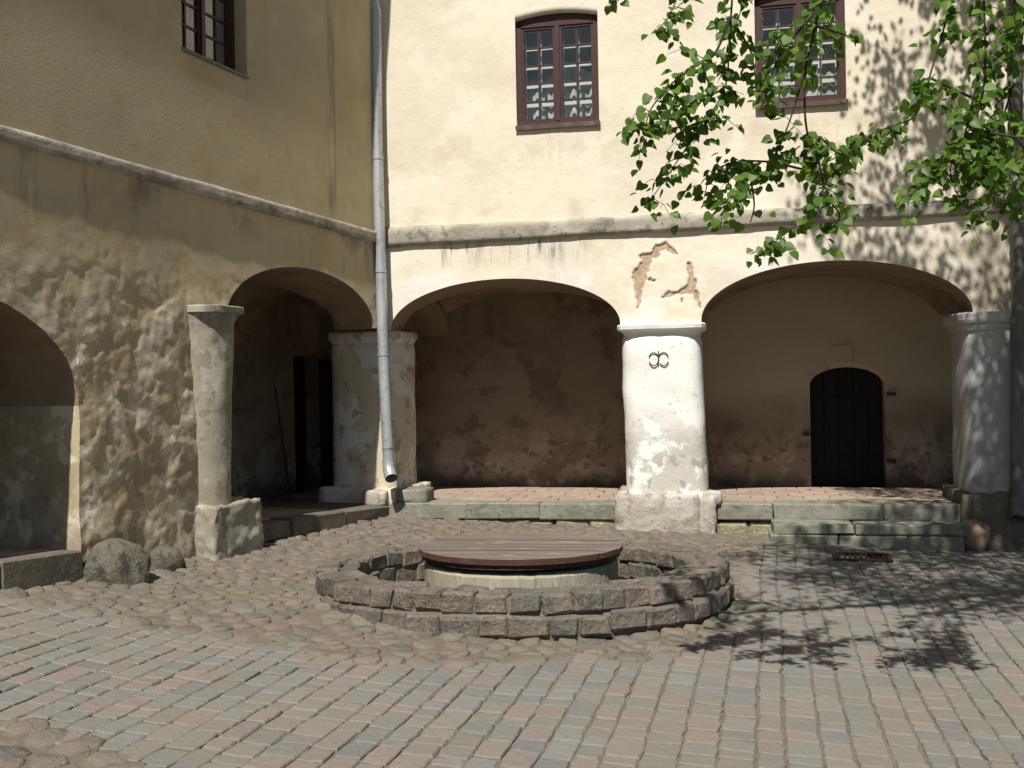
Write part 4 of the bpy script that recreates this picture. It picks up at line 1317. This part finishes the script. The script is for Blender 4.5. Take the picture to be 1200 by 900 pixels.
TWIGS = [
[(1.08, 4.96, 3.64), (1.05, 4.95, 3.32), (1.03, 4.93, 3.12), (1.01, 4.92, 2.96), (0.92, 4.9, 2.8), (0.8, 4.89, 2.64), (0.7, 4.87, 2.5), (0.62, 4.86, 2.39)],
[(0.98, 4.64, 3.18), (0.92, 4.66, 3.04), (0.85, 4.67, 2.99), (0.74, 4.69, 2.92), (0.64, 4.71, 2.81), (0.61, 4.73, 2.72), (0.6, 4.74, 2.67)],
[(1.51, 4.86, 3.6), (1.43, 4.84, 3.28), (1.36, 4.83, 3.04), (1.29, 4.81, 2.81), (1.19, 4.8, 2.58), (1.09, 4.79, 2.48), (0.97, 4.77, 2.38), (0.94, 4.75, 2.28)],
[(1.37, 4.86, 3.09), (1.35, 4.84, 2.86), (1.36, 4.83, 2.7), (1.4, 4.81, 2.58), (1.41, 4.8, 2.42), (1.3, 4.79, 2.3), (1.18, 4.77, 2.21), (1.11, 4.75, 2.15)],
[(1.33, 4.54, 3.17), (1.23, 4.56, 3.06), (1.16, 4.59, 2.96), (1.12, 4.61, 2.83), (1.1, 4.64, 2.77)],
[(1.32, 4.54, 3.1), (1.44, 4.58, 3.08), (1.51, 4.62, 3.07)],
[(0.42, 4.84, 3.53), (0.47, 4.88, 3.43), (0.48, 4.92, 3.34)],
[(0.83, 4.96, 3.65), (0.81, 4.93, 3.44), (0.76, 4.9, 3.29), (0.68, 4.87, 3.19)],
[(1.07, 4.64, 3.47), (1.05, 4.68, 3.3), (1.03, 4.72, 3.19)],
[(2.16, 5.06, 3.67), (2.09, 5.04, 3.32), (2.0, 5.03, 3.03), (1.92, 5.01, 2.83), (1.78, 5.0, 2.77), (1.66, 4.99, 2.71), (1.55, 4.97, 2.59), (1.49, 4.96, 2.5)],
[(2.13, 4.76, 3.54), (2.13, 4.74, 3.04), (2.1, 4.72, 2.81), (2.01, 4.7, 2.65), (1.87, 4.68, 2.52), (1.74, 4.66, 2.37)],
[(2.34, 4.86, 3.58), (2.3, 4.84, 3.15), (2.27, 4.82, 2.87), (2.28, 4.8, 2.67), (2.2, 4.78, 2.52), (2.27, 4.76, 2.28)],
[(2.04, 4.54, 2.98), (2.0, 4.56, 2.81), (1.96, 4.59, 2.61), (1.91, 4.61, 2.49), (1.97, 4.64, 2.34)],
[(2.26, 4.76, 2.89), (2.18, 4.73, 2.7), (2.09, 4.7, 2.56), (2.03, 4.67, 2.44)],
[(2.25, 4.54, 3.41), (2.23, 4.58, 3.14), (2.23, 4.62, 3.0)],
[(1.28, 5.16, 2.65), (1.13, 5.13, 2.65), (0.98, 5.1, 2.6), (0.93, 5.07, 2.47)],
[(0.91, 4.84, 2.78), (0.8, 4.88, 2.76), (0.73, 4.92, 2.77)],
[(1.36, 4.64, 2.65), (1.46, 4.68, 2.58), (1.53, 4.72, 2.61)],
[(1.02, 4.96, 2.97), (0.95, 4.93, 2.92), (0.81, 4.9, 2.88), (0.74, 4.87, 2.79)],
[(1.04, 4.84, 3.21), (1.12, 4.88, 3.1), (1.15, 4.92, 2.96)],
[(1.08, 4.74, 2.47), (1.1, 4.78, 2.38), (1.09, 4.82, 2.31)],
[(1.36, 4.64, 2.41), (1.45, 4.68, 2.32), (1.43, 4.72, 2.26)],
[(1.99, 4.64, 2.64), (2.11, 4.68, 2.5), (2.15, 4.72, 2.35)],
[(2.17, 4.54, 2.61), (2.25, 4.58, 2.48), (2.25, 4.62, 2.3)],
[(1.84, 4.64, 2.9), (1.8, 4.68, 2.88), (1.79, 4.72, 2.81)],
]
def leaf_geo(s, fold, curl, rg):
    """heart shaped pointed leaf, base at origin, tip along -y, 18 triangles"""
    T = [0, .10, .28, .52, .78, 1.0]; Wd = [.0, .34, .47, .40, .19, 0]
    wf = rg.uniform(.9, 1.1)
    mid = [(0, -t*s, -curl*t*t*s) for t in T]
    mid[0] = (0, -.03*s, 0)
    vs = list(mid); fs = []
    for sd in (-1, 1):
        b0 = len(vs)
        for t, w_ in zip(T[1:5], Wd[1:5]):
            tt = t-.10*(1-t)**3
            vs.append((sd*w_*s*wf, -tt*s, -curl*t*t*s + w_*s*fold))
        q = [b0, b0+1, b0+2, b0+3]
        f = [(0, q[0], 1), (1, q[0], q[1], 2), (2, q[1], q[2], 3), (3, q[2], q[3], 4), (4, q[3], 5)]
        fs += f if sd == 1 else [t_[::-1] for t_ in f]
    return vs, fs
LV = []
for _ in range(8):
    b = MB(); b.add(*leaf_geo(.051, rt.uniform(-.05, .35), rt.uniform(.0, .35), rt))
    me = bpy.data.meshes.new('leaf'); me.from_pydata(b.v, [], b.f); me.materials.append(M['leaf'])
    me.polygons.foreach_set('use_smooth', [True]*len(me.polygons)); me.update(); LV.append(me)
leaves = []
def leaf_at(p, away):
    s = rt.uniform(.62, 1.12)
    tip = V((away.x*.8+rt.gauss(0,.35), away.y*.8+rt.gauss(0,.35), -.75+rt.gauss(0,.3))).normalized()
    up = V((rt.gauss(-.10,.5), rt.gauss(-.55,.5), .75+rt.gauss(0,.35))).normalized()
    y = -tip; z = (up-y*up.dot(y)).normalized(); x = y.cross(z)
    m_ = Matrix((x, y, z)).transposed().to_4x4()
    leaves.append((Matrix.Translation(p) @ m_ @ Matrix.Scale(s, 4), rt.randrange(8)))
limb_pts = [q for L_ in LIMBS[:2] for q in smooth_path(L_, 6)]
for ti, tw in enumerate(TWIGS):
    sp = smooth_path(tw, 4)
    start = sp[0]
    if start.z > 3.35:                             # tops above the picture hang from a limb
        q = min(limb_pts, key=lambda c: (c-start).length)
        sp = smooth_path([q, q*.45+start*.55+V((0,0,.10))], 4)+sp
    else:                                          # side shoots spring from the nearest twig
        oth = [c for k, o_ in enumerate(TWIGS) if k != ti and len(o_) > 5 for c in smooth_path(o_, 4)]
        q = min(oth, key=lambda c: (c-start).length)
        if (q-start).length > .03: sp = [q]+sp
    N_ = len(sp)
    tpart('twig', sp, [.0062*(1-.72*i/N_) for i in range(N_)], 5, 'twig')
    if len(tw) >= 4:                               # short drooping side shoots fill the spray
        for q_ in range(max(2, N_//3), N_-1, 1 if sp[-1].x > 1.7 else 2):
            if rt.random() < .15: continue
            o_ = sp[q_]; d_ = V((rt.gauss(-.05,1), rt.gauss(0,.6), -.15+rt.gauss(0,.45))).normalized(); ln = rt.uniform(.08, .20)
            sh_ = [o_, o_+d_*ln*.5+V((0,0,.01)), o_+d_*ln+V((0,0,-.35*ln))]
            if sh_[-1].z < 2.08: continue
            tpart('twig', sh_, [.0022,.0016,.0010], 4, 'twig')
            for k_ in range(int(ln/.016)):
                t_ = (k_+.5)/int(ln/.016)
                p_ = sh_[0].lerp(sh_[1], t_*2) if t_ < .5 else sh_[1].lerp(sh_[2], t_*2-1)
                aw = V((rt.gauss(0,1), rt.gauss(0,.8), rt.gauss(-.2,.5))).normalized()
                leaf_at(p_+aw*rt.uniform(.005,.04), aw)
    tot = sum((b_-a_).length for a_, b_ in zip(sp[:-1], sp[1:])); acc = 0; nxt = .08
    for a_, b_ in zip(sp[:-1], sp[1:]):
        L0 = (b_-a_).length
        while acc+L0 > nxt:
            t = (nxt-acc)/L0; p = a_.lerp(b_, t); fr = nxt/tot
            dens = sst(.10, .55, fr)*.95+.05
            gap = nz(p.x, p.y, p.z, 5.5)
            if rt.random() < dens and (gap > -.28 or fr > .8):
                for _ in range(rt.choice((1,2,2,3,3))):
                    aw = V((rt.gauss(0,1), rt.gauss(0,.8), rt.gauss(-.2,.5))).normalized()
                    leaf_at(p+aw*rt.uniform(.01,.055)*(1.0 if rt.random() < .7 else 1.9), aw)
            nxt += rt.uniform(.012, .022)
        acc += L0
leaves.sort(key=lambda m_: m_[0].translation.y*1.0)
vis = [l for l in leaves if inframe(l[0].translation, 0)]
vis = vis[::max(1, len(vis)//300)][:300]
vid = {id(l) for l in vis}
for m_, k in vis:
    o = bpy.data.objects.new('leaf', LV[k]); col.objects.link(o); o.parent = tree
    o.matrix_local = Matrix.Translation(-TB) @ m_
b = MB()
for l in leaves:
    if id(l) in vid: continue
    m_, k = l; mm = Matrix.Translation(-TB) @ m_
    b.add([mm @ v.co for v in LV[k].vertices], [tuple(p.vertices) for p in LV[k].polygons])
tag(b.build('foliage', M['foliage'], tree, smooth=True), kind='stuff')
# upper crown: clumps of small leaves round the limbs, all above the picture
b = MB(); rc = random.Random(77)
clumps = []
for (cc, rr, num) in (((3.9,5.6,5.7), (2.9,2.0,1.8), 360), ((5.2,8.0,7.3), (2.9,1.7,2.2), 300), ((5.9,7.4,5.6), (1.9,1.9,1.8), 420)):
    k = 0
    while k < num:
        d = V((rc.uniform(-1,1), rc.uniform(-1,1), rc.uniform(-1,1)))
        if d.length > 1: continue
        c = V((cc[0]+d.x*rr[0], cc[1]+d.y*rr[1], cc[2]+d.z*rr[2]))
        k += 1
        if c.z < 1.6+.36*c.y+.45: continue
        clumps.append(c)
for L_ in LIMBS[:2]:
    for q in smooth_path(L_, 3)[3:]:
        clumps.append(q+V((rc.gauss(0,.15), rc.gauss(0,.1), .25+abs(rc.gauss(0,.15)))))
for c in clumps:
    n = rc.randrange(28, 60); rad = rc.uniform(.22, .42)
    for _ in range(n):
        p = c+V((rc.gauss(0,.5)*rad, rc.gauss(0,.5)*rad, rc.gauss(0,.38)*rad))
        if p.z < 1.6+.36*p.y+.18: continue
        s = rc.uniform(.055, .085)
        z = V((rc.gauss(0,.5), rc.gauss(-.2,.5), 1)).normalized()
        t = V((rc.gauss(0,1), rc.gauss(0,1), -.5)).normalized()
        y = (t-z*t.dot(z)).normalized(); x = y.cross(z)
        p = p-TB
        b.add([p, p+x*s*.42+y*s*.3+z*s*.08, p+y*s, p-x*s*.42+y*s*.3+z*s*.08], [(0,1,2),(0,2,3)])
tag(b.build('crown', M['foliage'], tree), kind='stuff')
# small weeds
def weed(c, n, h, label):
    b = MB(); rw = random.Random(int(c[0]*100))
    for _ in range(n):
        a = rw.uniform(0, 6.28); t = rw.uniform(.2, .7); hh = h*rw.uniform(.5, 1); wd = .006
        d = V((math.cos(a), math.sin(a), 0)); s = V((-d.y, d.x, 0))
        p0 = d*rw.uniform(0, .05)
        p1 = p0+d*t*hh*.4+V((0,0,hh*.6)); p2 = p0+d*t*hh+V((0,0,hh*.9))
        b.add([p0-s*wd, p0+s*wd, p1+s*wd*1.6, p1-s*wd*1.6, p2], [(0,1,2,3),(3,2,4)])
    tag(b.build('grass_tuft', M['foliage'], loc=c), label, 'grass')
weed((5.02,10.38,gz0(5.02,10.38)-.01), 60, .16, 'small green grass tuft below the pier at the right steps')
